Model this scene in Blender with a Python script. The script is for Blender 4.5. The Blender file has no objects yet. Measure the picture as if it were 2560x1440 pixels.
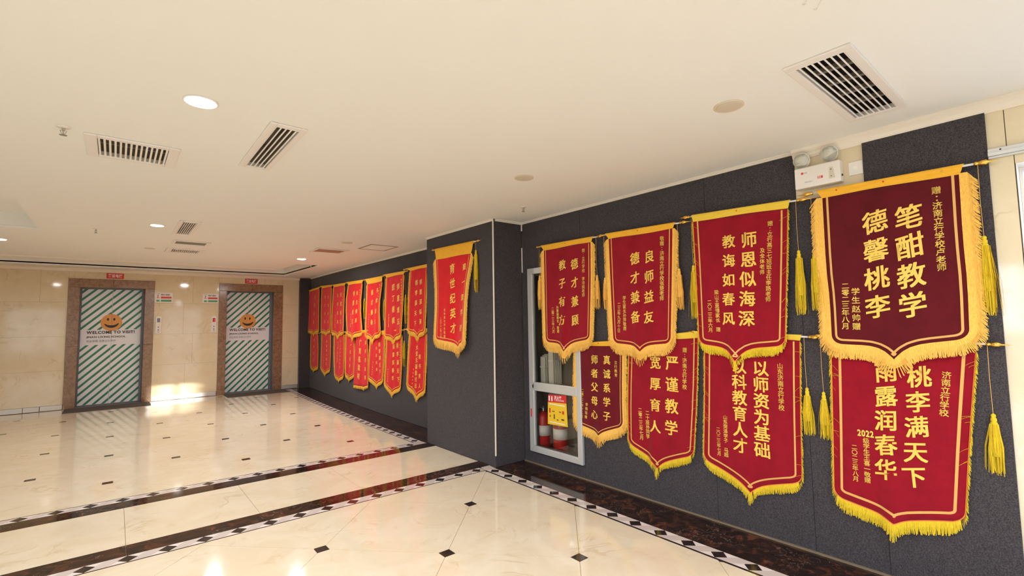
import bpy, bmesh, math, random
from math import sin, cos, pi, radians, sqrt, hypot
from mathutils import Vector, Matrix
random.seed(7)
C = bpy.context.scene.collection
SC = bpy.context.scene

# ---------------------------------------------------------------- camera
CAMZ = 1.4
yaw, pit, rol = radians(39.504), radians(4.127), radians(-0.918)
f = Vector((sin(yaw)*cos(pit), cos(yaw)*cos(pit), sin(pit)))
r0 = Vector((cos(yaw), -sin(yaw), 0)); u0 = r0.cross(f)
r = r0*cos(rol) + u0*sin(rol); u = r.cross(f)
cam = bpy.data.cameras.new('camera'); co = bpy.data.objects.new('camera', cam); C.objects.link(co)
cam.sensor_width = 36; cam.lens = 1202.43/2560*36; cam.clip_start = 0.05; cam.clip_end = 200
co.matrix_world = Matrix(((r.x, u.x, -f.x, 0), (r.y, u.y, -f.y, 0), (r.z, u.z, -f.z, CAMZ), (0, 0, 0, 1)))
SC.camera = co

# ---------------------------------------------------------------- world, exposure, daylight
w = bpy.data.worlds.new('world'); SC.world = w; w.use_nodes = True
bg = w.node_tree.nodes['Background']; bg.inputs[0].default_value = (0.75, 0.93, 1.28, 1); bg.inputs[1].default_value = 6.0
SC.view_settings.view_transform = 'Standard'; SC.view_settings.look = 'None'
SC.view_settings.gamma = 1; SC.view_settings.use_curve_mapping = False
SC.view_settings.exposure = 0.66
SC.cycles.use_denoising = True
SC.cycles.max_bounces = 10; SC.cycles.diffuse_bounces = 6; SC.cycles.glossy_bounces = 5
SC.cycles.transparent_max_bounces = 12; SC.cycles.caustics_reflective = False; SC.cycles.caustics_refractive = False
SC.cycles.sample_clamp_indirect = 8

def area(name, loc, rot, sx, sy, power, col=(1, 1, 1), portal=False):
    l = bpy.data.lights.new(name, 'AREA'); l.shape = 'RECTANGLE'; l.size = sx; l.size_y = sy; l.energy = power; l.color = col
    if portal: l.cycles.is_portal = True
    o = bpy.data.objects.new(name, l); C.objects.link(o); o.location = loc; o.rotation_euler = rot
    return o
LAMP = 15
# openings of the hall behind the photographer: daylight comes in here (portals only guide the sampling)
YB = -3.5; XL = -6.0; XW = 3.285; YE = 11.65
WINS_BACK = [(-5.4, -3.7, 0.9, 2.30), (-3.3, -1.6, 0.4, 2.30), (0.50, 1.45, 1.71, 2.25), (1.65, 3.15, 0.05, 2.30)]  # the high third window is added to pass the sun beam
ADDED_WINS_LEFT = [(-2.9, -0.7), (-0.3, 1.9)]  # unseen side windows, added to let in more daylight
for i, (a, b, c, d) in enumerate(WINS_BACK):
    area('window_portal', ((a+b)/2, YB-0.1, (c+d)/2), (radians(-90), 0, 0), b-a, d-c, 1, portal=True)
for a, b in ADDED_WINS_LEFT: area('window_portal', (XL-0.1, (a+b)/2, 1.25), (0, radians(-90), 0), 2.1, b-a, 1, portal=True)
# four lamps with a fitting; the others are added fill brightening the hall
for lx, ly, lz in [(.273, 2.587, 2.44), (.297, 6.034, 2.44), (-1.075, 8.02, 2.46), (2.245, 7.949, 2.46), (.3, -1.0, 2.44), (2.0, -.9, 2.44), (.5, .8, 2.44), (1.3, 8.9, 2.47), (.9, 5.0, 2.44)]:
    o = area('ceiling_or_fill_lamp', (lx, ly, lz-.012), (0, 0, 0), .13, .13, LAMP*(1.0 if ly < 4 else (.3 if lx < .3 else 1.0)), (1.0, .98, .97)); o.data.shape = 'DISK'
# low sun added for the lift-wall patch, through a made-up high window
sun = bpy.data.lights.new('low_sun', 'SUN'); sun.energy = 9.0; sun.angle = radians(0.6); sun.color = (1.0, 0.95, 0.88)
so = bpy.data.objects.new('low_sun', sun); C.objects.link(so); so.rotation_euler = Vector((0, 1, -0.1275)).to_track_quat('-Z', 'Y').to_euler()
area('window_portal', (3.55, -0.7, 1.06), (0, radians(90), 0), 2.1, 1.75, 1, portal=True)

# ---------------------------------------------------------------- materials
def nd(nt, typ, **kw):
    n = nt.nodes.new(typ)
    for k, v in kw.items():
        if k in ('operation', 'blend_type', 'data_type', 'feature', 'wave_type', 'bands_direction', 'noise_dimensions', 'distance', 'interpolation'): setattr(n, k, v)
        else: n.inputs[k].default_value = v
    return n
def s2l(c):
    return tuple(((x/255)/12.92 if x/255 <= 0.04045 else ((x/255+0.055)/1.055)**2.4) for x in c)
def mat(name, col, rough=0.5, metal=0.0, spec=0.5, coat=0.0, emis=None, noise=None, bump=None, sheen=0):
    m = bpy.data.materials.new(name); m.use_nodes = True; nt = m.node_tree; b = nt.nodes['Principled BSDF']
    c = s2l(col)+(1,)
    b.inputs['Base Color'].default_value = c; b.inputs['Roughness'].default_value = rough; b.inputs['Metallic'].default_value = metal
    b.inputs['Specular IOR Level'].default_value = spec; b.inputs['Coat Weight'].default_value = coat; b.inputs['Coat Roughness'].default_value = 0.04
    if sheen: b.inputs['Sheen Weight'].default_value = sheen; b.inputs['Sheen Roughness'].default_value = 0.5
    if emis: b.inputs['Emission Color'].default_value = s2l(emis[0])+(1,); b.inputs['Emission Strength'].default_value = emis[1]
    tc = nt.nodes.new('ShaderNodeTexCoord')
    if noise:            # (scale, second colour, lo, hi, detail, (stretch))
        sc, c2, lo, hi, det = noise[:5]
        mp = nt.nodes.new('ShaderNodeMapping'); nt.links.new(tc.outputs['Object'], mp.inputs[0])
        if len(noise) > 5: mp.inputs['Scale'].default_value = noise[5]
        n = nd(nt, 'ShaderNodeTexNoise', Scale=sc, Detail=det, Roughness=0.6); nt.links.new(mp.outputs[0], n.inputs['Vector'])
        cr = nt.nodes.new('ShaderNodeValToRGB'); nt.links.new(n.outputs['Fac'], cr.inputs[0])
        cr.color_ramp.elements[0].position = lo; cr.color_ramp.elements[0].color = c
        cr.color_ramp.elements[1].position = hi; cr.color_ramp.elements[1].color = s2l(c2)+(1,)
        nt.links.new(cr.outputs[0], b.inputs['Base Color'])
    if bump:             # (scale, strength)
        n = nd(nt, 'ShaderNodeTexNoise', Scale=bump[0], Detail=3.0); nt.links.new(tc.outputs['Object'], n.inputs['Vector'])
        bp = nt.nodes.new('ShaderNodeBump'); bp.inputs['Strength'].default_value = bump[1]; bp.inputs['Distance'].default_value = 0.002
        nt.links.new(n.outputs['Fac'], bp.inputs['Height']); nt.links.new(bp.outputs[0], b.inputs['Normal'])
    return m
def marble(name, base, blotch, vein, rough=0.08, sc=7.0, bl=(0.52, 0.62), vn=0.025, vscale=5.0):
    m = bpy.data.materials.new(name); m.use_nodes = True; nt = m.node_tree; b = nt.nodes['Principled BSDF']
    b.inputs['Roughness'].default_value = rough
    tc = nt.nodes.new('ShaderNodeTexCoord')
    n = nd(nt, 'ShaderNodeTexNoise', Scale=sc, Detail=8.0, Roughness=0.65, Distortion=1.2); nt.links.new(tc.outputs['Object'], n.inputs['Vector'])
    cr = nt.nodes.new('ShaderNodeValToRGB'); nt.links.new(n.outputs['Fac'], cr.inputs[0])
    cr.color_ramp.elements[0].position = bl[0]; cr.color_ramp.elements[0].color = s2l(base)+(1,)
    cr.color_ramp.elements[1].position = bl[1]; cr.color_ramp.elements[1].color = s2l(blotch)+(1,)
    n2 = nd(nt, 'ShaderNodeTexNoise', Scale=vscale, Detail=4.0, Distortion=2.0); nt.links.new(tc.outputs['Object'], n2.inputs['Vector'])
    s = nt.nodes.new('ShaderNodeMath'); s.operation = 'SUBTRACT'; s.inputs[1].default_value = 0.5; nt.links.new(n2.outputs['Fac'], s.inputs[0])
    a = nt.nodes.new('ShaderNodeMath'); a.operation = 'ABSOLUTE'; nt.links.new(s.outputs[0], a.inputs[0])
    l = nt.nodes.new('ShaderNodeMapRange'); l.inputs['From Min'].default_value = 0; l.inputs['From Max'].default_value = vn
    l.inputs['To Min'].default_value = 1; l.inputs['To Max'].default_value = 0; nt.links.new(a.outputs[0], l.inputs['Value'])
    n3 = nd(nt, 'ShaderNodeTexNoise', Scale=3.1, Detail=2.0); nt.links.new(tc.outputs['Object'], n3.inputs['Vector'])
    g = nt.nodes.new('ShaderNodeMapRange'); g.inputs['From Min'].default_value = 0.5; g.inputs['From Max'].default_value = 0.62; nt.links.new(n3.outputs['Fac'], g.inputs['Value'])
    mu = nt.nodes.new('ShaderNodeMath'); mu.operation = 'MULTIPLY'; nt.links.new(l.outputs[0], mu.inputs[0]); nt.links.new(g.outputs[0], mu.inputs[1])
    mx = nt.nodes.new('ShaderNodeMix'); mx.data_type = 'RGBA'; nt.links.new(mu.outputs[0], mx.inputs[0]); nt.links.new(cr.outputs[0], mx.inputs[6]); mx.inputs[7].default_value = s2l(vein)+(1,)
    nt.links.new(mx.outputs[2], b.inputs['Base Color'])
    return m
M = {}
M['ceiling'] = mat('ceiling paint', (240, 237, 232), 0.9, spec=0.2)
M['cornice'] = mat('cornice paint', (240, 228, 212), 0.7, spec=0.3)
M['tile'] = marble('cream polished tile', (230, 216, 188), (236, 225, 202), (220, 202, 170), 0.07, sc=2.3, bl=(0.4, 0.62), vn=0.03, vscale=2.0)
M['walltile'] = marble('cream wall tile', (226, 208, 172), (232, 216, 184), (216, 196, 158), 0.07, sc=3.0, bl=(0.35, 0.65), vn=0.03, vscale=2.0)
M['grout'] = mat('tan grout', (140, 122, 96), 0.8)
M['dark'] = marble('dark marble', (38, 26, 22), (110, 62, 40), (150, 132, 118), 0.07, sc=12.0, bl=(0.50, 0.68), vn=0.008, vscale=8.0)
M['darkpiece'] = mat('dark inlay', (36, 27, 26), 0.08, noise=(20, (60, 48, 46), 0.4, 0.7, 4))
M['whitepiece'] = mat('white inlay', (236, 226, 222), 0.08)
M['greypiece'] = mat('grey inlay', (212, 200, 194), 0.08)
M['framestone'] = marble('brown frame marble', (128, 96, 72), (164, 130, 102), (108, 76, 58), 0.16, sc=16.0, bl=(0.38, 0.66), vn=0.02, vscale=9.0)
M['felt'] = mat('grey felt', (50, 46, 48), 1.0, spec=0.1, sheen=.12, noise=(190, (86, 81, 83), 0.34, 0.68, 4), bump=(260, 0.4))
M['trimwhite'] = mat('white trim', (235, 224, 210), 0.5)
M['tanline'] = mat('tan sealant', (130, 112, 88), 0.8)
M['steel'] = mat('brushed steel', (120, 120, 126), 0.5, metal=0.5)
M['alu'] = mat('aluminium', (214, 212, 206), 0.35, metal=0.35)
M['skirt'] = mat('skirting metal', (205, 198, 192), 0.3, metal=0.4)
M['wrap'] = mat('white door wrap', (240, 236, 240), 0.3)
M['green'] = mat('green print', (30, 128, 92), 0.35)
M['orange'] = mat('orange print', (232, 158, 66), 0.4)
M['black'] = mat('black print', (42, 38, 44), 0.5)
M['greyprint'] = mat('grey print', (150, 158, 176), 0.5)
M['mat'] = mat('grey mat', (92, 84, 80), 0.95, bump=(120, 0.4))
M['red'] = mat('sign red', (212, 48, 48), 0.4)
M['redprint'] = mat('red print', (220, 70, 66), 0.5)
M['greenprint'] = mat('pale green print', (84, 160, 120), 0.5)
M['plastic'] = mat('white plastic', (238, 230, 220), 0.35)
M['signwhite'] = mat('sign white', (240, 236, 230), 0.4)
M['screen'] = mat('grey screen', (110, 116, 130), 0.15)
M['screenred'] = mat('dark red screen', (70, 12, 14), 0.15, emis=((190, 24, 20), 0.25))
M['ventwhite'] = mat('vent white', (236, 228, 222), 0.45)
M['ventback'] = mat('vent dark', (52, 42, 36), 0.9)
M['ventgrey'] = mat('vent grey', (150, 138, 124), 0.7)
M['pinkgrille'] = mat('pinkish grille', (196, 150, 122), 0.8)
M['lampon'] = mat('lamp glow', (255, 255, 255), 0.4, emis=((255, 250, 240), 30.0))
M['lampoff'] = mat('lamp off', (214, 202, 182), 0.5)
M['lampring'] = mat('lamp ring', (226, 210, 184), 0.5)
M['rod'] = mat('white rod', (226, 220, 214), 0.3)
M['gold'] = mat('gold finial', (236, 184, 84), 0.18, metal=0.9)
M['reflect'] = mat('lamp reflector', (248, 246, 240), 0.4)
M['pin'] = mat('red pin', (220, 60, 30), 0.4)
M['extred'] = mat('extinguisher red', (200, 40, 36), 0.3)
M['hose'] = mat('white fold', (226, 222, 208), 0.8)  # plain white of the upright folds in the cabinet
M['cabback'] = mat('cabinet lining', (132, 122, 108), 0.8)
M['stickyellow'] = mat('sticker yellow', (240, 196, 44), 0.45)
M['chrome'] = mat('reflector', (190, 186, 176), 0.25, metal=0.8)
M['pavement'] = mat('outdoor pavement', (112, 110, 106), .9)
M['whitewall'] = mat('hall wall', (222, 208, 184), 0.6)
def fabric(name, col, c2, lem=False):
    return mat(name, col, 0.85, spec=0.15, sheen=0.15, noise=(9, c2, 0.35, 0.7, 3), bump=(700, 0.25))
M['maroon'] = fabric('maroon velvet', (98, 18, 26), (88, 14, 22))
M['wine'] = fabric('wine velvet', (112, 16, 28), (100, 12, 24))
M['crimson'] = fabric('crimson velvet', (152, 14, 34), (138, 10, 30))
M['scarlet'] = fabric('scarlet velvet', (222, 18, 30), (208, 12, 24))
M['goldfringe'] = mat('gold fringe', (250, 200, 100), 0.8, spec=0.15, noise=(60, (234, 170, 68), 0.4, 0.7, 3, (1, 6, 1)))
M['lemonfringe'] = mat('lemon fringe', (232, 200, 48), 0.8, spec=0.15, noise=(60, (206, 170, 40), 0.4, 0.7, 3, (1, 6, 1)))
M['farfringe'] = mat('yellow fringe', (242, 190, 70), 0.8, spec=0.15, noise=(30, (230, 166, 54), 0.4, 0.7, 3))
M['header'] = mat('yellow sleeve', (246, 186, 58), 0.7, spec=0.2, noise=(12, (238, 172, 46), 0.35, 0.7, 3, (1, 1, 8)))
M['headerlemon'] = mat('lemon sleeve', (240, 204, 72), 0.7, spec=0.2, noise=(12, (232, 192, 60), 0.35, 0.7, 3, (1, 1, 8)))
M['goldline'] = mat('gold band', (222, 168, 88), 0.55)
M['orangeline'] = mat('orange piping', (240, 120, 56), 0.6)
M['letter'] = mat('gold letters', (244, 202, 84), 0.5)
def glassmat(name, tint=(0.96, 0.98, 0.97), ior=1.45):
    m = bpy.data.materials.new(name); m.use_nodes = True; nt = m.node_tree; nt.nodes.remove(nt.nodes['Principled BSDF'])
    o = nt.nodes['Material Output']; t = nt.nodes.new('ShaderNodeBsdfTransparent'); t.inputs[0].default_value = tint+(1,)
    g = nt.nodes.new('ShaderNodeBsdfGlossy'); g.inputs['Roughness'].default_value = 0.02
    fr = nt.nodes.new('ShaderNodeFresnel'); ge = nt.nodes.new('ShaderNodeNewGeometry')   # a thin sheet: same reflectance from both sides
    mr = nt.nodes.new('ShaderNodeMapRange'); mr.inputs['To Min'].default_value = ior; mr.inputs['To Max'].default_value = 1/ior
    nt.links.new(ge.outputs['Backfacing'], mr.inputs['Value']); nt.links.new(mr.outputs[0], fr.inputs[0])
    mx = nt.nodes.new('ShaderNodeMixShader'); nt.links.new(fr.outputs[0], mx.inputs[0]); nt.links.new(t.outputs[0], mx.inputs[1]); nt.links.new(g.outputs[0], mx.inputs[2]); nt.links.new(mx.outputs[0], o.inputs[0])
    return m
M['glass'] = glassmat('window glass')
M['clear'] = glassmat('clear lamp cover', (0.93, 0.92, 0.88), 1.7)
M['cabglass'] = glassmat('cabinet glass', (0.9, 0.89, 0.86), 1.6)

# ---------------------------------------------------------------- mesh helpers
class G:
    """collects vertices and faces in world coordinates"""
    def __init__(s): s.v = []; s.f = []
    def add(s, vs, fs):
        n = len(s.v); s.v += [tuple(p) for p in vs]; s.f += [tuple(i+n for i in q) for q in fs]; return s
    def box(s, x0, x1, y0, y1, z0, z1):
        return s.add([(x0, y0, z0), (x1, y0, z0), (x1, y1, z0), (x0, y1, z0), (x0, y0, z1), (x1, y0, z1), (x1, y1, z1), (x0, y1, z1)],
                     [(0, 3, 2, 1), (4, 5, 6, 7), (0, 1, 5, 4), (1, 2, 6, 5), (2, 3, 7, 6), (3, 0, 4, 7)])
    def prism(s, poly, z0, z1):        # poly: (x,y) counter-clockwise
        n = len(poly)
        return s.add([(p[0], p[1], z0) for p in poly]+[(p[0], p[1], z1) for p in poly],
                     [tuple(reversed(range(n))), tuple(range(n, 2*n))]+[(i, (i+1) % n, n+(i+1) % n, n+i) for i in range(n)])
    def extr(s, poly3, d):             # polygon in space, extruded by vector d
        n = len(poly3); d = Vector(d)
        return s.add([Vector(p) for p in poly3]+[Vector(p)+d for p in poly3],
                     [tuple(reversed(range(n))), tuple(range(n, 2*n))]+[(i, (i+1) % n, n+(i+1) % n, n+i) for i in range(n)])
    def lathe(s, p0, axis, prof, seg=16):   # prof: (distance along axis, radius)
        p0 = Vector(p0); ax = Vector(axis).normalized(); e = ax.orthogonal().normalized(); g = ax.cross(e)
        vs = []; fs = []
        for d, rr in prof:
            for k in range(seg):
                t = 2*pi*k/seg; vs.append(p0+ax*d+(e*cos(t)+g*sin(t))*rr)
        for i in range(len(prof)-1):
            for k in range(seg):
                fs.append((i*seg+k, i*seg+(k+1) % seg, (i+1)*seg+(k+1) % seg, (i+1)*seg+k))
        fs.append(tuple(reversed(range(seg)))); fs.append(tuple(range((len(prof)-1)*seg, len(prof)*seg)))
        return s.add(vs, fs)
    def tube(s, pts, rad, seg=8):
        pts = [Vector(p) for p in pts]; vs = []; fs = []
        for i, p in enumerate(pts):
            t = (pts[min(i+1, len(pts)-1)]-pts[max(i-1, 0)]).normalized()
            e = t.cross(Vector((0.31, 0.17, 0.93))).normalized(); g = t.cross(e)
            for k in range(seg):
                a = 2*pi*k/seg; vs.append(p+(e*cos(a)+g*sin(a))*rad)
        for i in range(len(pts)-1):
            for k in range(seg): fs.append((i*seg+k, i*seg+(k+1) % seg, (i+1)*seg+(k+1) % seg, (i+1)*seg+k))
        fs.append(tuple(reversed(range(seg)))); fs.append(tuple(range((len(pts)-1)*seg, len(pts)*seg)))
        return s.add(vs, fs)
def wloc(o):
    v = Vector((0, 0, 0))
    while o: v = v+o.location; o = o.parent
    return v
def obj(name, g, m, parent=None, smooth=False, bevel=0, kind=None, label=None):
    off = wloc(parent) if parent else Vector((0, 0, 0))
    me = bpy.data.meshes.new(name); me.from_pydata([tuple(Vector(p)-off) for p in g.v], [], g.f); me.materials.append(M[m] if isinstance(m, str) else m)
    if smooth: me.polygons.foreach_set('use_smooth', [True]*len(me.polygons))
    o = bpy.data.objects.new(name, me); C.objects.link(o)
    if parent: o.parent = parent
    if bevel:
        b = o.modifiers.new('bevel', 'BEVEL'); b.width = bevel; b.segments = 2; b.limit_method = 'ANGLE'
    if kind: o['kind'] = kind
    if label: o['label'] = label
    return o
def thing(name, label, cat, loc, group=None):
    o = bpy.data.objects.new(name, None); o.empty_display_size = 0.05; C.objects.link(o); o.location = loc
    o['label'] = label; o['category'] = cat
    if group: o['group'] = group
    return o
def struct(name, g, m, bevel=0):
    o = obj(name, g, m, bevel=bevel); o['kind'] = 'structure'; return o
def root_struct(name, loc=(0, 0, 0)):
    o = bpy.data.objects.new(name, None); C.objects.link(o); o.location = loc; o['kind'] = 'structure'; return o
def clip(poly, a, b, c):       # keep a*x+b*y<=c
    out = []
    for i in range(len(poly)):
        p, q = poly[i], poly[(i+1) % len(poly)]; dp = a*p[0]+b*p[1]-c; dq = a*q[0]+b*q[1]-c
        if dp <= 0: out.append(p)
        if (dp < 0 < dq) or (dq < 0 < dp):
            t = dp/(dp-dq); out.append((p[0]+(q[0]-p[0])*t, p[1]+(q[1]-p[1])*t))
    return out
def parea(p): return abs(sum(p[i][0]*p[(i+1) % len(p)][1]-p[(i+1) % len(p)][0]*p[i][1] for i in range(len(p)))/2)
def shift(y): return 0.0 if y < 6.5 else 0.2*((y-6.5)/5.1)**1.6
_glyph = {}
def glyph(ch, bold):
    k = (ch, bold)
    if k not in _glyph:
        c = bpy.data.curves.new('t', 'FONT'); c.body = ch; c.size = 1; c.resolution_u = 3; c.offset = bold
        o = bpy.data.objects.new('t', c); C.objects.link(o)
        dg = bpy.context.evaluated_depsgraph_get(); me = bpy.data.meshes.new_from_object(o.evaluated_get(dg))
        vs = [tuple(v.co) for v in me.vertices]; fs = [tuple(p.vertices) for p in me.polygons]
        adv = max([v[0] for v in vs] or [0.3])
        bpy.data.objects.remove(o); bpy.data.curves.remove(c); bpy.data.meshes.remove(me)
        _glyph[k] = (vs, fs, adv)
    return _glyph[k]
def text_line(g, s, bold, size, fn, squash=1.0, gap=0.06):
    """horizontal line of text; fn(x, y) -> world point; returns the width"""
    x = 0
    for ch in s:
        if ch == ' ': x += 0.3*size*squash; continue
        vs, fs, adv = glyph(ch, bold)
        g.add([fn(x+v[0]*size*squash, v[1]*size) for v in vs], fs); x += (adv+gap)*size*squash
    return x
def text_fit(g, s, bold, width, height, fn):
    """line of text scaled to a width and cap height, origin at its lower left"""
    tmp = G(); wd = text_line(tmp, s, bold, 1.0, lambda a, b: (a, b, 0)); sx = width/wd; sy = height/0.72
    x = 0
    for ch in s:
        if ch == ' ': x += 0.3; continue
        vs, fs, adv = glyph(ch, bold); x0 = x
        g.add([fn((x0+v[0])*sx, v[1]*sy) for v in vs], fs); x += adv+0.06

# ================================================================ FLOOR
floor = struct('floor', G().box(XL, 3.6, YB-0.2, YE+0.4, -0.12, -0.004), 'grout')
GAP = 0.0012
def tile_piece(name, poly, m, parent=floor, z=0.0):
    if len(poly) < 3 or parea(poly) < 2e-4: return
    a = sum(poly[i][0]*poly[(i+1) % len(poly)][1]-poly[(i+1) % len(poly)][0]*poly[i][1] for i in range(len(poly)))
    if a < 0: poly = poly[::-1]
    return obj(name, G().prism(poly, -0.004, z), m, parent)
def cut(poly, planes):
    for (a, b, c) in planes:
        poly = clip(poly, a, b, c)
        if len(poly) < 3: return []
    return poly
def octa(cx, cy, hx, hy, d, planes=()):
    g1 = 1-GAP*1.5/hx; out = []
    for (sx, sy) in ((1, 0), (0, 1), (-1, 0), (0, -1)):
        px, py = cx+sx*hx, cy+sy*hy; full = all(a*px+b*py <= c-d*1.0 for a, b, c in planes)
        if not full: out.append((cx+sx*hx*g1, cy+sy*hy*g1)); continue
        k = d*hy/hx
        if sx: out += [(cx+sx*(hx*g1-d), cy-sx*k), (cx+sx*(hx*g1-d), cy+sx*k)]
        else: out += [(cx+sy*d, cy+sy*(hy*g1-d)), (cx-sy*d, cy+sy*(hy*g1-d))]
    return out
def lattice(x0, y0, hx, hy, d, xr, yr, planes):
    for i in range(-16, 16):
        for j in range(-16, 16):
            cx = x0+i*hx; cy = y0+j*hy
            if not (xr[0]-hx < cx < xr[1]+hx and yr[0]-hy < cy < yr[1]+hy): continue
            if (i+j) % 2: tile_piece('tile', cut(octa(cx, cy, hx, hy, d, planes), planes), 'tile')
            else:
                e = d-GAP
                if all(a*cx+b*cy <= c-d for a, b, c in planes): tile_piece('corner_inlay', [(cx-e, cy-e), (cx+e, cy-e), (cx+e, cy+e), (cx-e, cy+e)], 'darkpiece')
# near zone of diagonal tiles, corridor band, far zone
lattice(1.615, 2.625, 0.566, 0.570, 0.037, (-3.2, 2.76), (-1.6, 3.8), [(1, 0, 2.760), (0, 1, 3.798), (-1, 0, 3.4), (0, -1, 1.8)])
far_planes = [(0, -1, -5.246), (0, 1, YE), (-1, 0, 4.2)]
def far_lattice():
    hx, hy, d = 0.563, 0.614, 0.038
    for i in range(-12, 8):
        for j in range(-3, 12):
            cx = 1.12+i*hx; cy = 5.845+j*hy
            if cy > YE+hy or cy < 5.0 or cx < -4.5: continue
            xm = 2.768+shift(cy); pl = far_planes+[(1, 0, xm)]
            if (i+j) % 2:
                a = cut(octa(cx, cy, hx, hy, d, pl), far_planes)
                # right hand boundary follows the wall, which swings out slightly at the far end
                if a and max(p[0] for p in a) > xm-0.1:
                    y0, y1 = cy-hy, cy+hy; x0, x1 = 2.768+shift(y0), 2.768+shift(y1)
                    nx, ny = (y1-y0), -(x1-x0); a = cut(a, [(nx, ny, nx*x0+ny*y0)])
                tile_piece('tile', a, 'tile')
            else:
                e = d-GAP
                if all(a*cx+b*cy <= c-d for a, b, c in pl): tile_piece('corner_inlay', [(cx-e, cy-e), (cx+e, cy-e), (cx+e, cy+e), (cx-e, cy+e)], 'darkpiece')
far_lattice()
for k in range(-6, 5):
    x0 = 0.10+0.79*k
    tile_piece('tile', cut([(x0+GAP, 4.102), (x0+0.79-GAP, 4.102), (x0+0.79-GAP, 4.943), (x0+GAP, 4.943)], [(1, 0, 2.898)]), 'tile')
# cream fill behind and to the left of the camera
for k in range(9):
    tile_piece('tile', [(-6+k*1.05, YB), (-6+k*1.05+1.047, YB), (-6+k*1.05+1.047, -1.803), (-6+k*1.05, -1.803)], 'tile')
for k in range(6):
    tile_piece('tile', [(-6, -1.8+k*0.93), (-3.402, -1.8+k*0.93), (-3.402, -1.8+k*0.93+0.927), (-6, -1.8+k*0.93+0.927)], 'tile')
# thin black line, mosaic band, dark marble band
def mosaic(fn, s0, s1, far=None):
    """unit pattern: 45 degree square, oblique band and two triangles in every 0.2 m; fn(s, t) -> (x, y)"""
    w_ = 0.1; e = 0.0009
    k = 0; s = s0
    P = [('mosaic_square', 'darkpiece', [(-.05+e, .05), (0, e), (.05-e, .05), (0, w_-e)]),
         ('mosaic_band', 'greypiece', [(e, 0), (.1-e, 0), (.2-e, .1), (.1+e, .1)]),
         ('mosaic_triangle', 'whitepiece', [(e*2, w_), (.05, .05+e*2), (.1-e*2, w_)]),
         ('mosaic_triangle', 'whitepiece', [(.1+e*2, 0), (.2-e*2, 0), (.15, .05-e*2)])]
    while s < s1:
        for nm, m, pl in P:
            q = cut([(s+a, b) for a, b in pl], [(-1, 0, -s_lo), (1, 0, s1)])
            if len(q) < 3: continue
            q = [fn(a, b) for a, b in q]
            if far is not None: far.setdefault(m, []).append(q)
            else: tile_piece(nm, q, m)
        s += 0.2
def strip(poly, m, name='border_strip'): tile_piece(name, poly, m)
s_lo = -0.93; mosaic(lambda s, t: (s, 3.812+t), 2.307-0.2*17, 2.77)
s_lo = -3.80; mosaic(lambda s, t: (2.780+t, -s), -3.93, 0.75)
s_lo = -2.77; mosaic(lambda s, t: (-s, 5.233-t), -2.70-0.098*2, 1.3)
# the corner pieces of the two bands
strip([(2.772, 3.804), (2.88, 3.804), (2.898, 3.911), (2.80, 3.911)], 'greypiece', 'corner_piece')
strip([(2.772, 5.135), (2.90, 5.135), (2.88, 5.24), (2.782, 5.24)], 'greypiece', 'corner_piece')
farp = {}
s_lo = -11.6; mosaic(lambda s, t: (2.780+t+shift(-s), -s), -11.73, -5.25, far=farp)
for m, ps in farp.items():
    near = [q for q in ps if q[0][1] < 7.3]; rest = [q for q in ps if q[0][1] >= 7.3]
    for q in near: tile_piece({'darkpiece': 'mosaic_square', 'greypiece': 'mosaic_band', 'whitepiece': 'mosaic_triangle'}[m], q, m)
    g = G()
    for q in rest:
        a = sum(q[i][0]*q[(i+1) % len(q)][1]-q[(i+1) % len(q)][0]*q[i][1] for i in range(len(q)))
        g.prism(q if a > 0 else q[::-1], -0.004, 0.0)
    obj('mosaic_pieces', g, m, floor, kind='stuff')
strip([(-3.4, 3.800), (2.772, 3.800), (2.772, 3.811), (-3.4, 3.811)], 'darkpiece', 'border_line')
strip([(2.762, -1.8), (2.779, -1.8), (2.779, 3.80), (2.762, 3.80)], 'darkpiece', 'border_line')
strip([(-4.2, 5.2335), (2.77, 5.2335), (2.77, 5.244), (-4.2, 5.244)], 'darkpiece', 'border_line')
for k in range(8):
    a, b = 5.24+k*0.8, min(5.24+(k+1)*0.8, YE)
    strip([(2.770+shift(a), a), (2.779+shift(a), a), (2.779+shift(b), b), (2.770+shift(b), b)], 'darkpiece', 'border_line')
for k in range(9):      # marble slabs across the hall, in two rows
    a, b = -3.4+0.7*k+GAP, -3.4+0.7*(k+1)-GAP
    b = min(b, 2.899)
    strip([(a, 3.913), (b, 3.913), (b, 4.100), (a, 4.100)], 'dark', 'marble_slab')
    strip([(a, 4.945), (b, 4.945), (b, 5.132), (a, 5.132)], 'dark', 'marble_slab')
for a, b in [(-1.8, -0.72), (-0.72, 0.72), (0.72, 2.16), (2.16, 3.60), (3.60, 3.806)]:
    strip([(2.882, a+GAP), (3.060, a+GAP), (3.060, b-GAP), (2.882, b-GAP)], 'dark', 'marble_slab')
    strip([(3.063, a+GAP), (3.30, a+GAP), (3.30, b-GAP), (3.063, b-GAP)], 'dark', 'marble_slab')
y = 5.137
while y < YE:
    b = min(y+0.8, YE)
    for t0, t1 in [(2.882, 3.060), (3.062, 3.32)]:
        strip([(t0+shift(y), y+GAP), (t1+shift(y), y+GAP), (t1+shift(b), b-GAP), (t0+shift(b), b-GAP)], 'dark', 'marble_slab')
    y = b if b == YE else y+0.8

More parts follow.
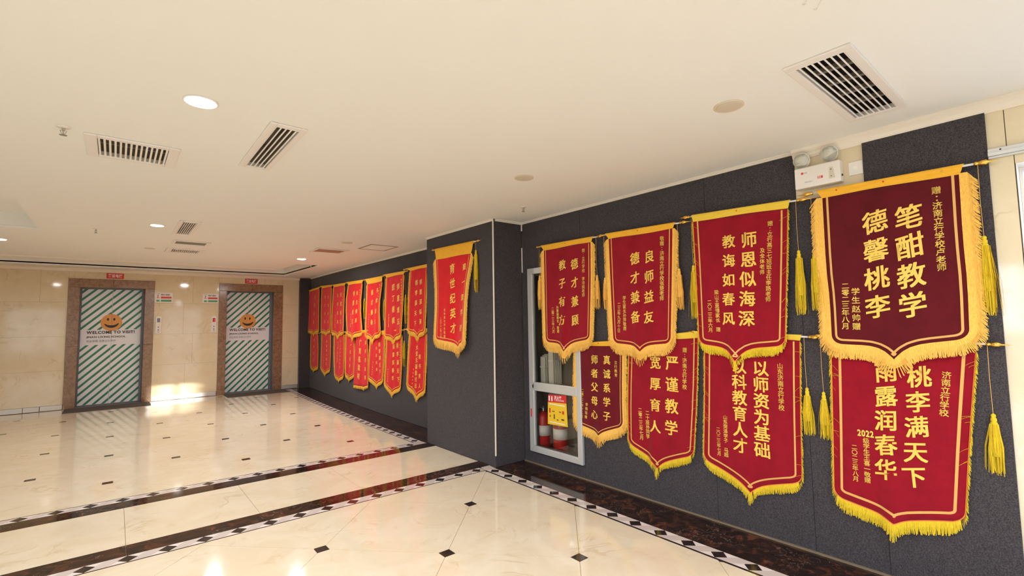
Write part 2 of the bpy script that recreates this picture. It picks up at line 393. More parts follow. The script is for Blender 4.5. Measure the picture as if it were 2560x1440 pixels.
# ================================================================ CEILING
def HC(y): return 2.45 + (0.0 if y < 7.0 else 0.012*(y-7.0))
VENT_HOLES = {'R': (2.175, 2.975, 0.560, 0.745), 'A': (-0.115, 0.215, 3.400, 3.740), 'B': (0.610, 0.735, 2.660, 3.435),
              'C': (0.480, 0.605, 5.670, 6.420), 'D': (0.530, 0.850, 6.960, 7.190), 'E': (0.545, 0.865, 7.770, 8.070)}
HOLES = list(VENT_HOLES.values())+[(-2.15, -0.65, 5.46, 6.96), (XL, 2.40, 9.85, 10.95), (2.40, 2.74, 8.75, 10.95)]
xs = sorted(set([XL, 3.65]+[h[0] for h in HOLES]+[h[1] for h in HOLES])); ys = sorted(set([YB, 7.0, YE]+[h[2] for h in HOLES]+[h[3] for h in HOLES]))
g = G()
for i in range(len(xs)-1):
    for j in range(len(ys)-1):
        mx_, my_ = (xs[i]+xs[i+1])/2, (ys[j]+ys[j+1])/2
        if any(h[0] < mx_ < h[1] and h[2] < my_ < h[3] for h in HOLES): continue
        x0, x1, y0, y1 = xs[i], xs[i+1], ys[j], ys[j+1]
        g.add([(x0, y0, HC(y0)), (x1, y0, HC(y0)), (x1, y1, HC(y1)), (x0, y1, HC(y1)), (x0, y0, HC(y0)+.02), (x1, y0, HC(y0)+.02), (x1, y1, HC(y1)+.02), (x0, y1, HC(y1)+.02)],
              [(0, 3, 2, 1), (4, 5, 6, 7), (0, 1, 5, 4), (1, 2, 6, 5), (2, 3, 7, 6), (3, 0, 4, 7)])
ceil = struct('ceiling', g, 'ceiling')
def recess(x0, x1, y0, y1, dep, name):
    z0 = HC(y0)+0.0; t = 0.01
    g = G().box(x0-t, x1+t, y0-t, y1+t, z0+dep, z0+dep+t)
    z0 += .021; dep -= .021
    g.box(x0-t, x0, y0-t, y1+t, z0, z0+dep); g.box(x1, x1+t, y0-t, y1+t, z0, z0+dep)
    g.box(x0, x1, y0-t, y0, z0, z0+dep); g.box(x0, x1, y1, y1+t, z0, z0+dep)
    return obj(name, g, 'ceiling', ceil)
recess(-2.15, -0.65, 5.46, 6.96, 0.16, 'ceiling_recess')
# L-shaped trough in front of the lifts
g = G(); zt = 2.68; t = 0.02
g.box(XL, 2.76, 8.73, 10.97, zt, zt+t)
g.box(XL, 2.76, 10.95, 10.97, HC(10.95)-0.02, zt); g.box(2.74, 2.76, 8.73, 10.95, HC(9.5)-0.02, zt)
g.box(XL, 2.40, 9.83, 9.85, HC(9.85)+.021, zt); g.box(2.38, 2.40, 8.73, 9.85, HC(9)+.035, zt); g.box(2.40, 2.74, 8.73, 8.75, HC(8.75)+.021, zt)
obj('ceiling_trough', g, 'ceiling', ceil)
g = G()   # raised lip round the trough
g.box(XL, 2.37, 9.80, 9.85, HC(9.8)-0.022, HC(9.8)+.005)
struct('trim_1', g, 'cornice')

# ================================================================ WALLS
PZ = 2.425          # top of the felt panels
# near right wall: structure behind the felt, with the cabinet niche and the side opening
g = G()
x0, x1 = 3.30, 3.62
g.box(x0, x1, 3.79, 3.86, 0, HC(0)); g.box(x0, x1, 3.06, 3.79, 0, 0.12); g.box(x0, x1, 3.06, 3.79, 1.88, HC(0)); g.box(x0, x1, 0.20, 3.06, 0, HC(0))
g.box(x0, x1, -1.60, 0.20, 2.12, HC(0)); g.box(x0, x1, YB, -1.60, 0, HC(0)); g.box(x0+.24, x1, 3.06, 3.79, 0.12, 1.88)
wr = struct('wall_right', g, 'grout')
def slab(parent, name, x0, x1, y0, y1, z0, z1, m, bevel=0): return obj(name, G().box(x0, x1, y0, y1, z0, z1), m, parent, bevel=bevel)
# cream stone facing where the felt leaves it open
for a, b, c, d in [(0.797, 1.157, 2.10, 2.43), (0.2265, 0.301, 2.172, 2.43), (0.205, 0.301, 0.0, 2.1695), (-0.62, 0.2235, 2.172, 2.43), (-1.60, -0.623, 2.172, 2.43), (-1.6, 0.202, 2.121, 2.1695)]:
    slab(wr, 'wall_tile', 3.286, 3.30, a, b, c, d, 'walltile')
# felt panels
def felt(name, boxes, parent):
    g = G()
    for b in boxes: g.box(*b)
    return obj(name, g, 'felt', parent)
F0, F1 = 3.276, 3.2995
felt('felt_panel', [(F0, F1, 2.982, 3.064, 0.004, PZ), (F0, F1, 3.064, 3.616, 0.004, 0.186), (F0, F1, 3.064, 3.616, 1.884, PZ), (F0, F1, 3.616, 3.80, 0.004, PZ)], wr)
felt('felt_panel', [(F0, F1, 1.762, 2.979, 0.004, PZ)], wr)
felt('felt_panel', [(F0, F1, 1.159, 1.759, 0.004, PZ)], wr)
felt('felt_panel', [(F0, F1, 0.799, 1.156, 0.004, 2.13)], wr)
felt('felt_panel', [(F0-.004, F1, 0.290, 0.796, 0.004, PZ)], wr)
# column
CX = 2.902
wc = struct('wall_column', G().box(CX+.014, 3.64, 3.822, 5.128, 0, HC(0)), 'grout')
felt('felt_panel', [(CX, CX+.012, 3.81, 5.14, 0.003, PZ)], wc)
felt('felt_panel', [(CX+.013, 3.2755, 3.808, 3.82, 0.003, PZ)], wc)
felt('felt_panel', [(CX+.012, 3.05, 5.129, 5.14, 0.003, PZ)], wc)
felt('felt_panel', [(3.04, 3.30, 5.1405, 5.37, 0.003, PZ)], wc)
# far right wall
g = G(); yy = [5.36+i*(YE-5.36)/12 for i in range(13)]
for a, b in zip(yy[:-1], yy[1:]):
    g.prism([(3.30+shift(a), a), (3.9, a), (3.9, b), (3.30+shift(b), b)], 0, 2.55)
wf = struct('wall_far', g, 'grout')
yp = [5.372, 6.59, 7.81, 9.03, 10.25, 11.55]
for a, b in zip(yp[:-1], yp[1:]):
    g = G(); n = 4
    for i in range(n):
        p, q = a+(b-a)*i/n, a+(b-a)*(i+1)/n
        if i == n-1: q -= 0.003
        zt0, zt1 = HC(p)-0.020, HC(q)-0.020
        X0, X1 = 3.281+shift(p), 3.281+shift(q)
        g.add([(X0, p, .003), (X0+.018, p, .003), (X1+.018, q, .003), (X1, q, .003), (X0, p, zt0), (X0+.018, p, zt0), (X1+.018, q, zt1), (X1, q, zt1)],
              [(0, 3, 2, 1), (4, 5, 6, 7), (0, 1, 5, 4), (1, 2, 6, 5), (2, 3, 7, 6), (3, 0, 4, 7)])
    obj('felt_panel', g, 'felt', wf)
felt('felt_panel', [(3.245, 3.50, 11.555, 11.60, 0.003, 2.49)], wf)
# ceiling mouldings above the felt
def lpro(pts, z0, dep, hgt, name, m='cornice'):
    g = G()
    for (xa, ya, nx, ny), (xb, yb, mx2, my2) in zip(pts[:-1], pts[1:]):
        za = HC(ya) if z0 is None else z0; zb_ = HC(yb) if z0 is None else z0
        prof = [(0, 0), (dep, 0), (dep, -hgt*.3), (dep*.55, -hgt*.55), (dep*.45, -hgt*.8), (dep*.15, -hgt), (0, -hgt)]
        A = [(xa+nx*p, ya+ny*p, za-.0005+q) for p, q in prof]; B_ = [(xb+mx2*p, yb+my2*p, zb_-.0005+q) for p, q in prof]
        n = len(prof)
        g.add(A+B_, [(i, (i+1) % n, n+(i+1) % n, n+i) for i in range(n)]+[tuple(range(n)), tuple(reversed(range(n, 2*n)))])
    return struct(name, g, m)
lpro([(3.285, YB, -1, 0), (3.285, 1.158, -1, 0)], None, 0.045, 0.060, 'trim_2')
lpro([(3.285, 1.158, -1, 0), (3.285, 3.815, -1, 0)], None, 0.022, 0.020, 'trim_3', 'trimwhite')
lpro([(3.285, 3.80, 0, -1), (CX+.02, 3.80, 0, -1)], None, 0.016, 0.024, 'trim_4', 'trimwhite')
lpro([(CX, 3.80, -1, 0), (CX, 5.14, -1, 0)], None, 0.016, 0.024, 'trim_5', 'trimwhite')
lpro([(3.04, 5.14, -1, 0), (3.04, 5.37, -1, 0)], None, 0.014, 0.022, 'trim_6', 'trimwhite')
lpro([(3.281+shift(y), y, -1, 0) for y in [5.37, 6.5, 7.5, 8.5, 9.5, 10.5, 11.55]], None, 0.018, 0.024, 'trim_7', 'trimwhite')
struct('trim_8', G().box(CX-.006, CX+.004, 3.800, 3.812, 0.11, 2.43), 'trimwhite')
struct('trim_9', G().box(3.268, 3.280, 3.790, 3.803, 2.36, 2.43).box(3.270, 3.278, 3.792, 3.803, 1.92, 2.18), 'trimwhite')
struct('trim_10', G().box(3.262, 3.278, 0.29, 3.80, 0.0005, 0.010), 'tanline')

# elevator wall: stone slabs in rows round the two lift surrounds
g = G(); D0, D1, D2, D3 = -0.508, 0.425, 1.802, 2.712; DT = 2.165
g.box(XL, D0, YE+.012, YE+.5, 0, 2.60); g.box(D1, D2, YE+.012, YE+.5, 0, 2.60); g.box(D3, 3.95, YE+.012, YE+.5, 0, 2.60)
g.box(D0, D1, YE+.012, YE+.5, DT, 2.60); g.box(D2, D3, YE+.012, YE+.5, DT, 2.60); g.box(D0, D1, YE+.36, YE+.5, 0, DT); g.box(D2, D3, YE+.36, YE+.5, 0, DT)
wb = struct('wall_elevator', g, 'grout')
rows = [(0.092, 0.688), (0.690, 1.284), (1.286, 1.888), (1.890, 2.462)]
FR = [(-0.668, 0.573), (1.657, 2.895)]
joints = {0: [-5.4, -4.4, -3.3, -2.2, -1.6, 1.10], 1: [-4.9, -3.9, -2.8, -1.9, 1.215], 2: [-5.4, -4.4, -3.3, -2.2, -1.5, 1.05], 3: [-4.9, -3.9, -2.8, -1.95, -1.027, -0.1, 1.201, 2.2]}
for ri, (z0, z1) in enumerate(rows):
    segs = [(XL, FR[0][0]), (FR[0][1], FR[1][0]), (FR[1][1], 3.245)]
    for s0, s1 in segs:
        cutp = [s0]+[j for j in joints[ri] if s0+.05 < j < s1-.05]+[s1]
        for a, b in zip(cutp[:-1], cutp[1:]): slab(wb, 'wall_tile', a+.0008, b-.0008, YE, YE+.011, z0, z1, 'walltile')
for s0, s1 in FR:
    slab(wb, 'wall_tile', s0+.0008, (s0+s1)/2-.001, YE, YE+.011, 2.322, 2.462, 'walltile'); slab(wb, 'wall_tile', (s0+s1)/2+.001, s1-.0008, YE, YE+.011, 2.322, 2.462, 'walltile')
lpro([(3.95, YE, 0, -1), (XL, YE, 0, -1)], 2.505, 0.035, 0.055, 'trim_11')
g = G()
for a, b in [(XL, -1.545), (-1.54, -1.165), (-1.16, -0.96), (-0.955, -0.672), (0.577, 1.648), (2.90, 3.235)]:
    g.box(a, b, YE-.014, YE+.011, 0.006, 0.090)
struct('baseboard_elevator', g, 'skirt', bevel=0.003)
# other walls of the hall, behind and beside the camera
g = G(); py_ = YB-.2
for a, b in ADDED_WINS_LEFT: g.box(XL-.2, XL, py_, a, 0, 2.75).box(XL-.2, XL, a, b, 0, .15).box(XL-.2, XL, a, b, 2.35, 2.75); py_ = b
g.box(XL-.2, XL, py_, YE+.5, 0, 2.75)
struct('wall_left', g, 'whitewall')
for i, (a, b) in enumerate(ADDED_WINS_LEFT):
    wn = root_struct('window_%d' % (i+6), (XL-.1, (a+b)/2, .15)); g = G(); t = .05
    g.box(XL-.13, XL-.07, a, a+t, .15, 2.35).box(XL-.13, XL-.07, b-t, b, .15, 2.35).box(XL-.13, XL-.07, a+t, b-t, .15, .2).box(XL-.13, XL-.07, a+t, b-t, 2.3, 2.35)
    obj('window_frame', g, 'alu', wn); m_ = (a+b)/2; obj('mullion', G().box(XL-.13, XL-.07, m_-.03, m_+.03, .2, 2.3), 'alu', wn)
    for p, q in [(a+t, m_-.03), (m_+.03, b-t)]: obj('pane', G().box(XL-.103, XL-.097, p, q, .2, 2.3), 'glass', wn)
struct('ground', G().box(-60, 60, -60, YB-.25, -.4, -.15).box(-60, XL-.25, YB-.25, 60, -.4, -.15).box(3.95, 60, YB-.25, 60, -.4, -.15), 'pavement')
# unseen wall added to block the low sun except at one gap
struct('sun_blocker', G().box(-40, .58, -31, -30, -2, 6.2).box(1.27, 40, -31, -30, -2, 6.2).box(.58, 1.27, -31, -30, -2, 4.2), 'whitewall')
g = G(); edges = sorted(WINS_BACK); px_ = XL
for a, b, c, d in edges:
    g.box(px_, a, YB-.2, YB, 0, 2.47); px_ = b
    if c > 0: g.box(a, b, YB-.2, YB, 0, c)
    g.box(a, b, YB-.2, YB, d, 2.47)
g.box(px_, 3.62, YB-.2, YB, 0, 2.47)
struct('wall_back', g, 'whitewall')
g = G().box(XL-.2, 3.95, YB-.2, YE+.5, 2.78, 2.80).box(3.93, 3.95, YB-.2, YE+.5, 2.4, 2.8)
struct('ceiling_slab', g, 'ventback')
for i, (a, b, c, d) in enumerate(WINS_BACK):
    wn = root_struct('window_%d' % (i+1), ((a+b)/2, YB-.1, c))
    g = G(); t = 0.05
    g.box(a, a+t, YB-.14, YB-.06, c, d); g.box(b-t, b, YB-.14, YB-.06, c, d); g.box(a+t, b-t, YB-.14, YB-.06, c, c+t); g.box(a+t, b-t, YB-.14, YB-.06, d-t, d)
    obj('window_frame', g, 'alu', wn)
    m_ = (a+b)/2; obj('mullion', G().box(m_-.035, m_+.035, YB-.13, YB-.07, c+t, d-t), 'alu', wn)
    zr = c+(d-c)*0.72
    for p, q in [(a+t, m_-.035), (m_+.035, b-t)]:
        obj('transom', G().box(p, q, YB-.125, YB-.075, zr-.03, zr+.03), 'alu', wn)
        obj('pane', G().box(p, q, YB-.103, YB-.097, c+t, zr-.03), 'glass', wn); obj('pane', G().box(p, q, YB-.103, YB-.097, zr+.03, d-t), 'glass', wn)
wn = root_struct('window_5', (3.45, -0.7, 0))
g = G(); a, b, c, d = -1.60, 0.198, 0.0, 2.118; t = 0.012
obj('reveal', G().box(3.288, 3.61, .1985, .2005, 0, 2.12).box(3.288, 3.61, -1.6, .1985, 2.1185, 2.1205), 'signwhite', wn)
g.box(3.40, 3.46, b-t, b, c, d).box(3.40, 3.46, a, a+t, c, d).box(3.40, 3.46, a+t, b-t, d-t, d).box(3.40, 3.46, a+t, b-t, 0, .05)
obj('window_frame', g, 'plastic', wn)
obj('transom', G().box(3.405, 3.455, a+t, b-t, 1.74, 1.78), 'plastic', wn)
obj('pane', G().box(3.427, 3.433, a+t, b-t, .05, 1.74), 'glass', wn); obj('pane', G().box(3.427, 3.433, a+t, b-t, 1.78, d-t), 'glass', wn)

# ================================================================ LIFTS
def lift(n, fx0, fx1, ox0, ox1):
    d = root_struct('door_%d' % n, ((ox0+ox1)/2, YE, 0))
    z1, y0, y1 = 2.32, YE-.022, YE+.035
    # stone surround in blocks
    for (a, b, c, e) in [(fx0, ox0-.0, 0.0, 1.10), (fx0, ox0-.0, 1.102, DT), (ox1, fx1, 0.0, 1.10), (ox1, fx1, 1.102, DT)]:
        obj('frame_block', G().box(a, b, y0, y1, c, e), 'framestone', d, bevel=.004)
    mid = (fx0+fx1)/2
    for a, b in [(fx0, mid-.001), (mid+.001, fx1)]: obj('frame_block', G().box(a, b, y0, y1, DT+.002, z1), 'framestone', d, bevel=.004)
    yl = YE+.20
    g = G().box(ox0-.01, ox0+.003, y1, yl+.05, 0, DT).box(ox1-.003, ox1+.01, y1, yl+.05, 0, DT).box(ox0, ox1, y1, yl+.05, DT-.003, DT+.01)
    g.box(ox0+.003, ox0+.02, yl-.045, yl, 0, DT-.003).box(ox1-.04, ox1-.003, yl-.045, yl, 0, DT-.003).box(ox0+.02, ox1-.04, yl-.045, yl, DT-.02, DT-.003)
    obj('jamb', g, 'steel', d)
    obj('sill', G().box(ox0, ox1, y1-.03, yl+.06, 0.001, 0.014), 'steel', d)
    L0, L1 = ox0+.018, ox1-.038; mid = (L0+L1)/2; zt_ = DT-.012; zb_ = .02
    cxp = mid-.005
    for a, b in [(L0, mid-.0015), (mid+.0015, L1)]:
        lf = obj('door_leaf', G().box(a, b, yl, yl+.03, zb_, zt_), 'wrap', d)
        g = G(); yf = yl-.001
        k = -40
        while k < 60:     # diagonal green stripes rising to the right
            s = k*0.134; k += 1
            quad = [(cxp+s-3, 1.6-3), (cxp+s-3+.050, 1.6-3), (cxp+s+3+.050, 1.6+3), (cxp+s+3, 1.6+3)]
            for zlo, zhi in [(zb_+.004, 1.11), (1.39, zt_-.004)]:
                q = cut(quad, [(-1, 0, -a-.002), (1, 0, b-.002), (0, -1, -zlo), (0, 1, zhi)])
                if len(q) >= 3: g.extr([(p[0], yf, p[1]) for p in q], (0, .0012, 0))
        obj('stripe_print', g, 'green', lf)
        circ = [(cxp+.158*cos(t*pi/24), 1.525+.158*sin(t*pi/24)) for t in range(48)]
        q = cut(circ, [(-1, 0, -a-.001), (1, 0, b-.001)])
        if len(q) >= 3: obj('smiley_disc', G().extr([(p[0], yf-.0016, p[1]) for p in q], (0, .0015, 0)), 'orange', lf)
    g = G(); yf = yl-.0045
    for ex in (-.052, .04):
        g.extr([(cxp+ex+.016*cos(t*pi/8), yf, 1.585+.027*sin(t*pi/8)) for t in range(16)], (0, .0015, 0))
    arc = []
    for t in range(17):
        an = radians(205+ t*(335-205)/16+4); th = .006+.018*sin(pi*t/16); arc.append((an, th))
    outer = [(cxp+(.112+th)*cos(an), yf, 1.548+(.100+th)*sin(an)) for an, th in arc]; inner = [(cxp+(.112-th)*cos(an), yf, 1.548+(.100-th)*sin(an)) for an, th in arc]
    g.extr(outer+inner[::-1], (0, .0015, 0))
    obj('smiley_face', g, 'black', d)
    g = G(); text_fit(g, 'WELCOME TO VISIT!', .035, .70, .052, lambda a, b: (cxp-.345+a, yf, 1.318+b)); obj('lettering', g, 'black', d)
    g = G(); text_fit(g, 'JINAN LIXING SCHOOL', .03, .565, .032, lambda a, b: (cxp-.345+a, yf, 1.243+b)); obj('lettering', g, 'black', d)
    g = G(); text_fit(g, '欢迎参观 济南立行学校', .01, .42, .034, lambda a, b: (cxp-.345+a, yf, 1.165+b)); obj('lettering', g, 'greyprint', d)
    return d
lift(1, -0.668, 0.573, D0, D1); lift(2, 1.657, 2.895, D2, D3)

# ================================================================ SIGNS AND CALL PANELS ON THE LIFT WALL
def lift_sign(label, x0, x1, z0, z1):
    t = thing('lift_sign', label, 'sign', ((x0+x1)/2, YE, z0))
    obj('sign_plate', G().box(x0, x1, YE-.008, YE-.0005, z0, z1), 'red', t, bevel=.002)
    g = G(); text_fit(g, '客运电梯', .02, (x1-x0)*.82, (z1-z0)*.50, lambda a, b: (x0+(x1-x0)*.09+a, YE-.0092, z0+(z1-z0)*.26+b)); obj('lettering', g, 'signwhite', t)
lift_sign('small red sign with white characters above the wider, nearer lift door', -0.155, 0.098, 2.342, 2.440)
lift_sign('small red sign with white characters above the lift door beside the dark panelling', 2.135, 2.377, 2.337, 2.440)
def notice(label, x0, x1, z0, z1):
    t = thing('notice', label, 'notice', ((x0+x1)/2, YE, z0)); W_ = x1-x0; H_ = z1-z0; y = YE-.0045
    obj('notice_sheet', G().box(x0, x1, YE-.004, YE-.0005, z0, z1), 'signwhite', t)
    g = G(); text_fit(g, '乘梯须知', .02, W_*.5, H_*.15, lambda a, b: (x0+W_*.34+a, y, z0+H_*.70+b))
    obj('lettering', g, 'black', t); g = G(); text_fit(g, '安全提示', .0, W_*.22, H_*.05, lambda a, b: (x0+W_*.07+a, y, z0+H_*.88+b)); obj('lettering', g, 'black', t)
    obj('red_band', G().box(x0+W_*.34, x0+W_*.94, y, y+.0008, z0+H_*.40, z0+H_*.60), 'redprint', t)
    obj('green_band', G().box(x0+W_*.34, x0+W_*.94, y, y+.0008, z0+H_*.08, z0+H_*.28), 'greenprint', t)
    g = G().box(x0+W_*.10, x0+W_*.27, y, y+.0008, z0+H_*.45, z0+H_*.50).box(x0+W_*.15, x0+W_*.20, y, y+.0008, z0+H_*.50, z0+H_*.80); obj('pictogram', g, 'redprint', t)
    obj('pictogram', G().box(x0+W_*.09, x0+W_*.27, y, y+.0008, z0+H_*.08, z0+H_*.26), 'greenprint', t)
notice('white notice with red and green bands beside the wider, nearer lift', 0.578, 0.862, 1.907, 2.098)
notice('white notice with red and green bands left of the lift beside the dark panelling', 1.367, 1.648, 1.910, 2.098)
def call_panel(label, x0, x1, z0, z1, scr):
    t = thing('call_panel', label, 'call panel', ((x0+x1)/2, YE, z0)); W_ = x1-x0; H_ = z1-z0
    g = G(); n = 8; poly = [(x0, z0), (x1, z0)]+[((x0+x1)/2+W_/2*cos(pi*k/n), z1-.03+.03*sin(pi*k/n)) for k in range(n+1)]
    g.extr([(p[0], YE-.024, p[1]) for p in poly], (0, .0235, 0)); obj('housing', g, 'plastic', t, bevel=.004)
    obj('display', G().box(x0+W_*.25, x1-W_*.25, YE-.0255, YE-.0242, z0+H_*.63, z0+H_*.86), scr, t)
    if scr == 'screenred':
        g = G(); text_fit(g, '1', .03, W_*.12, H_*.14, lambda a, b: (x0+W_*.46+a, YE-.0262, z0+H_*.67+b)); obj('digit', g, mat('lit digit', (240, 50, 30), .4, emis=((255, 50, 30), 2)), t)
    for zz in (.36, .20):
        g = G().lathe(((x0+x1)/2, YE-.0242, z0+H_*zz), (0, -1, 0), [(0, .012), (.003, .012), (.004, .009)], 14); obj('call_button', g, 'steel', t)
    obj('nameplate', G().box(x0+W_*.32, x1-W_*.32, YE-.0252, YE-.0242, z0+H_*.07, z0+H_*.11), 'greyprint', t)
call_panel('white call panel with grey display by the wider, nearer lift', 0.602, 0.698, 1.300, 1.645, 'screen')
call_panel('white call panel with dark red display by the lift nearest the dark panelling', 1.530, 1.622, 1.298, 1.643, 'screenred')
# mats
def floor_mat(label, x0, x1, y0, y1):
    t = thing('door_mat', label, 'mat', ((x0+x1)/2, y0, 0))
    obj('pile', G().box(x0+.02, x1-.02, y0+.02, y1-.02, .002, .012), 'mat', t); g = G().box(x0, x1, y0, y0+.022, .001, .008).box(x0, x1, y1-.022, y1, .001, .008).box(x0, x0+.022, y0+.022, y1-.022, .001, .008).box(x1-.022, x1, y0+.022, y1-.022, .001, .008)
    obj('rubber_edge', g, 'mat', t)
floor_mat('long grey mat lying before the wider, nearer lift door', -0.640, 0.555, 11.09, YE-.03)
floor_mat('long grey mat lying before the lift door beside the dark panelling', 1.78, 2.95, 11.09, YE-.03)

# ================================================================ CEILING FITTINGS
def downlight(label, x, y, r_, on, group):
    z = HC(y); t = thing('downlight', label, 'ceiling light', (x, y, z), group)
    g = G().lathe((x, y, z-.0003), (0, 0, -1), [(0, r_), (.004, r_), (.006, r_-.003), (.004, r_*.82), (.002, r_*.80)], 32); obj('trim_ring', g, 'lampring' if not on else 'ventwhite', t, smooth=True)
    g = G().lathe((x, y, z-.0045), (0, 0, -1), [(0, r_*.82), (.003, r_*.80), (.0045, r_*.5)], 32); obj('diffuser', g, 'lampon' if on else 'lampoff', t)
downlight('lit round downlight, the largest and nearest of the glowing ones', 0.273, 2.587, .072, True, 'lit ceiling downlights')
downlight('lit round downlight beside the small slatted grille', 0.297, 6.034, .066, True, 'lit ceiling downlights')
downlight('lit round downlight at the photo left edge, beyond the square recess', -1.075, 8.02, .076, True, 'lit ceiling downlights')
downlight('lit round downlight farthest right, near the ceiling trough corner', 2.245, 7.949, .075, True, 'lit ceiling downlights')
downlight('unlit round downlight nearest the large slatted grille above the banners', 2.303, 1.089, .070, False, 'unlit ceiling downlights')
downlight('unlit round downlight above the column corner', 2.258, 2.581, .070, False, 'unlit ceiling downlights')
downlight('small unlit round light between the pinkish grille and the access hatch', 2.240, 6.000, .070, False, 'unlit ceiling downlights')
downlight('small unlit round light just before the ceiling trough, left of the far grilles', 0.320, 7.930, .060, False, 'unlit ceiling downlights')
def vent(label, key, fr, axis, n, tilt, cross=0, back='ventback', width=.008, margin=(0, 0), slatm='ventwhite'):
    x0, x1, y0, y1 = VENT_HOLES[key]; X0, X1, Y0, Y1 = fr; zc = HC((y0+y1)/2)
    t = thing('air_vent', label, 'vent', ((x0+x1)/2, (y0+y1)/2, zc))
    z = HC(Y0)-.0004; zl = z-.010
    g = G().box(X0, x0+.004, Y0, Y1, zl, z).box(x1-.004, X1, Y0, Y1, zl, z).box(x0+.004, x1-.004, Y0, y0+.004, zl, z).box(x0+.004, x1-.004, y1-.004, Y1, zl, z)
    obj('vent_frame', g, 'ventwhite', t, bevel=.003)
    g = G(); d = .16; q = .003; zb_ = zc+d
    g.box(x0-q, x1+q, y0-q, y1+q, zb_, zb_+.01).box(x0-q, x0, y0, y1, zc+.021, zb_).box(x1, x1+q, y0, y1, zc+.021, zb_).box(x0-q, x1+q, y0-q, y0, zc+.021, zb_).box(x0-q, x1+q, y1, y1+q, zc+.021, zb_)
    obj('duct', g, back, t)
    a0, a1 = (y0+margin[0], y1-margin[1]) if axis == 'x' else (x0+margin[0], x1-margin[1])
    for k in range(n):
        c = a0+(a1-a0)*(k+.5)/n; s_, c_ = sin(radians(tilt)), cos(radians(tilt)); h = .024
        poly = [(-.001, 0), (.001, 0), (.001, h), (-.001, h)]; poly = [(c+p*c_-(q2-h/2)*s_, p*s_+(q2-h/2)*c_+zc+.008) for p, q2 in poly]
        wd = width/2
        poly = [(c+(p)*c_-(q2)*s_, p*s_+q2*c_+zc+.006) for p, q2 in [(-wd, -h/2), (wd, -h/2), (wd*.4, h/2), (-wd*.4, h/2)]]
        g = G()
        if axis == 'x': g.extr([(x0+.002, p[0], p[1]) for p in poly], (x1-x0-.004, 0, 0))
        else: g.extr([(p[0], y0+.002, p[1]) for p in poly], (0, y1-y0-.004, 0))
        obj('slat', g, slatm, t)
    for k in range(cross):
        if axis == 'x':
            c = x0+(x1-x0)*(k+.5)/cross; obj('cross_bar', G().box(c-.012, c+.012, y0, y1, zc+.045, zc+.065), 'ventgrey', t)
        else:
            c = y0+(y1-y0)*(k+.5)/cross; obj('cross_bar', G().box(x0, x1, c-.012, c+.012, zc+.045, zc+.065), 'ventgrey', t)
vent('large white rectangular grille with long slats above the emergency light', 'R', (2.134, 3.012, 0.530, 0.775), 'x', 8, -24, 5, width=.006)
vent('square white grille with many short slats nearest the ceiling sprinkler', 'A', (-0.166, 0.262, 3.362, 3.778), 'y', 14, 0, 2, width=.010, back='ventgrey')
vent('narrow white grille with long slats right of the brightest downlight', 'B', (0.580, 0.762, 2.622, 3.468), 'y', 5, -22, 0, width=.007, back='ventgrey')
vent('narrow white grille with slats next to the second lit downlight', 'C', (0.450, 0.635, 5.615, 6.445), 'y', 7, 0, 0, width=.006, back='ventback')
vent('shallow return grille, middle of the three far grilles', 'D', (0.500, 0.890, 6.920, 7.225), 'x', 9, 40, 0, width=.014, back='ventgrey', slatm='ventgrey')
vent('shallow grille with short slats closest to the ceiling trough', 'E', (0.490, 0.930, 7.730, 8.110), 'y', 14, 0, 0, width=.009, back='ventback')
t = thing('air_vent', 'pinkish brown square grille in the ceiling near the dark panelling', 'vent', (2.28, 6.78, HC(6.78)))
z = HC(6.6)-.0005; g = G().box(2.06, 2.10, 6.60, 6.96, z-.012, z).box(2.46, 2.50, 6.60, 6.96, z-.012, z).box(2.10, 2.46, 6.60, 6.64, z-.012, z).box(2.10, 2.46, 6.92, 6.96, z-.012, z)
obj('vent_frame', g, 'ventwhite', t, bevel=.003)
obj('grille_sheet', G().box(2.10, 2.46, 6.64, 6.92, z-.006, z), 'pinkgrille', t)
for k in range(9): obj('slat', G().box(2.102, 2.458, 6.652+k*.030, 6.662+k*.030, z-.010, z-.006), 'pinkgrille', t)
t = thing('access_hatch', 'faint square access hatch in the ceiling beside the far panelling', 'hatch', (2.73, 6.17, HC(6.17)))
z = HC(5.96)-.0005; g = G().box(2.535, 2.555, 5.95, 6.39, z-.004, z).box(2.905, 2.925, 5.95, 6.39, z-.004, z).box(2.555, 2.905, 5.95, 5.97, z-.004, z).box(2.555, 2.905, 6.37, 6.39, z-.004, z)
obj('hatch_frame', g, 'ventgrey', t); obj('hatch_panel', G().box(2.556, 2.904, 5.971, 6.369, z-.002, z), 'ceiling', t)
def sprinkler(label, x, y):
    z = HC(y); t = thing('sprinkler', label, 'sprinkler', (x, y, z))
    obj('escutcheon', G().lathe((x, y, z-.0003), (0, 0, -1), [(0, .030), (.003, .029), (.007, .014), (.008, .008)], 20), 'plastic', t, smooth=True)
    g = G().lathe((x, y, z-.008), (0, 0, -1), [(0, .008), (.012, .008), (.013, .004), (.034, .003)], 10).tube([(x-.012, y, z-.02), (x-.010, y, z-.032), (x, y, z-.042)], .002, 5).tube([(x+.012, y, z-.02), (x+.010, y, z-.032), (x, y, z-.042)], .002, 5)
    obj('body', g, 'chrome', t)
    obj('deflector', G().lathe((x, y, z-.042), (0, 0, -1), [(0, .004), (.001, .016), (.003, .016)], 16), 'ventgrey', t)
sprinkler('metal sprinkler head left of the square grille', -0.241, 3.34)
sprinkler('small sprinkler head left of the second lit downlight', -0.189, 6.60)
sprinkler('small sprinkler head in front of the column corner by the wall', 2.83, 3.254)
sprinkler('small sprinkler head nearest the ceiling trough corner', 2.62, 8.70)
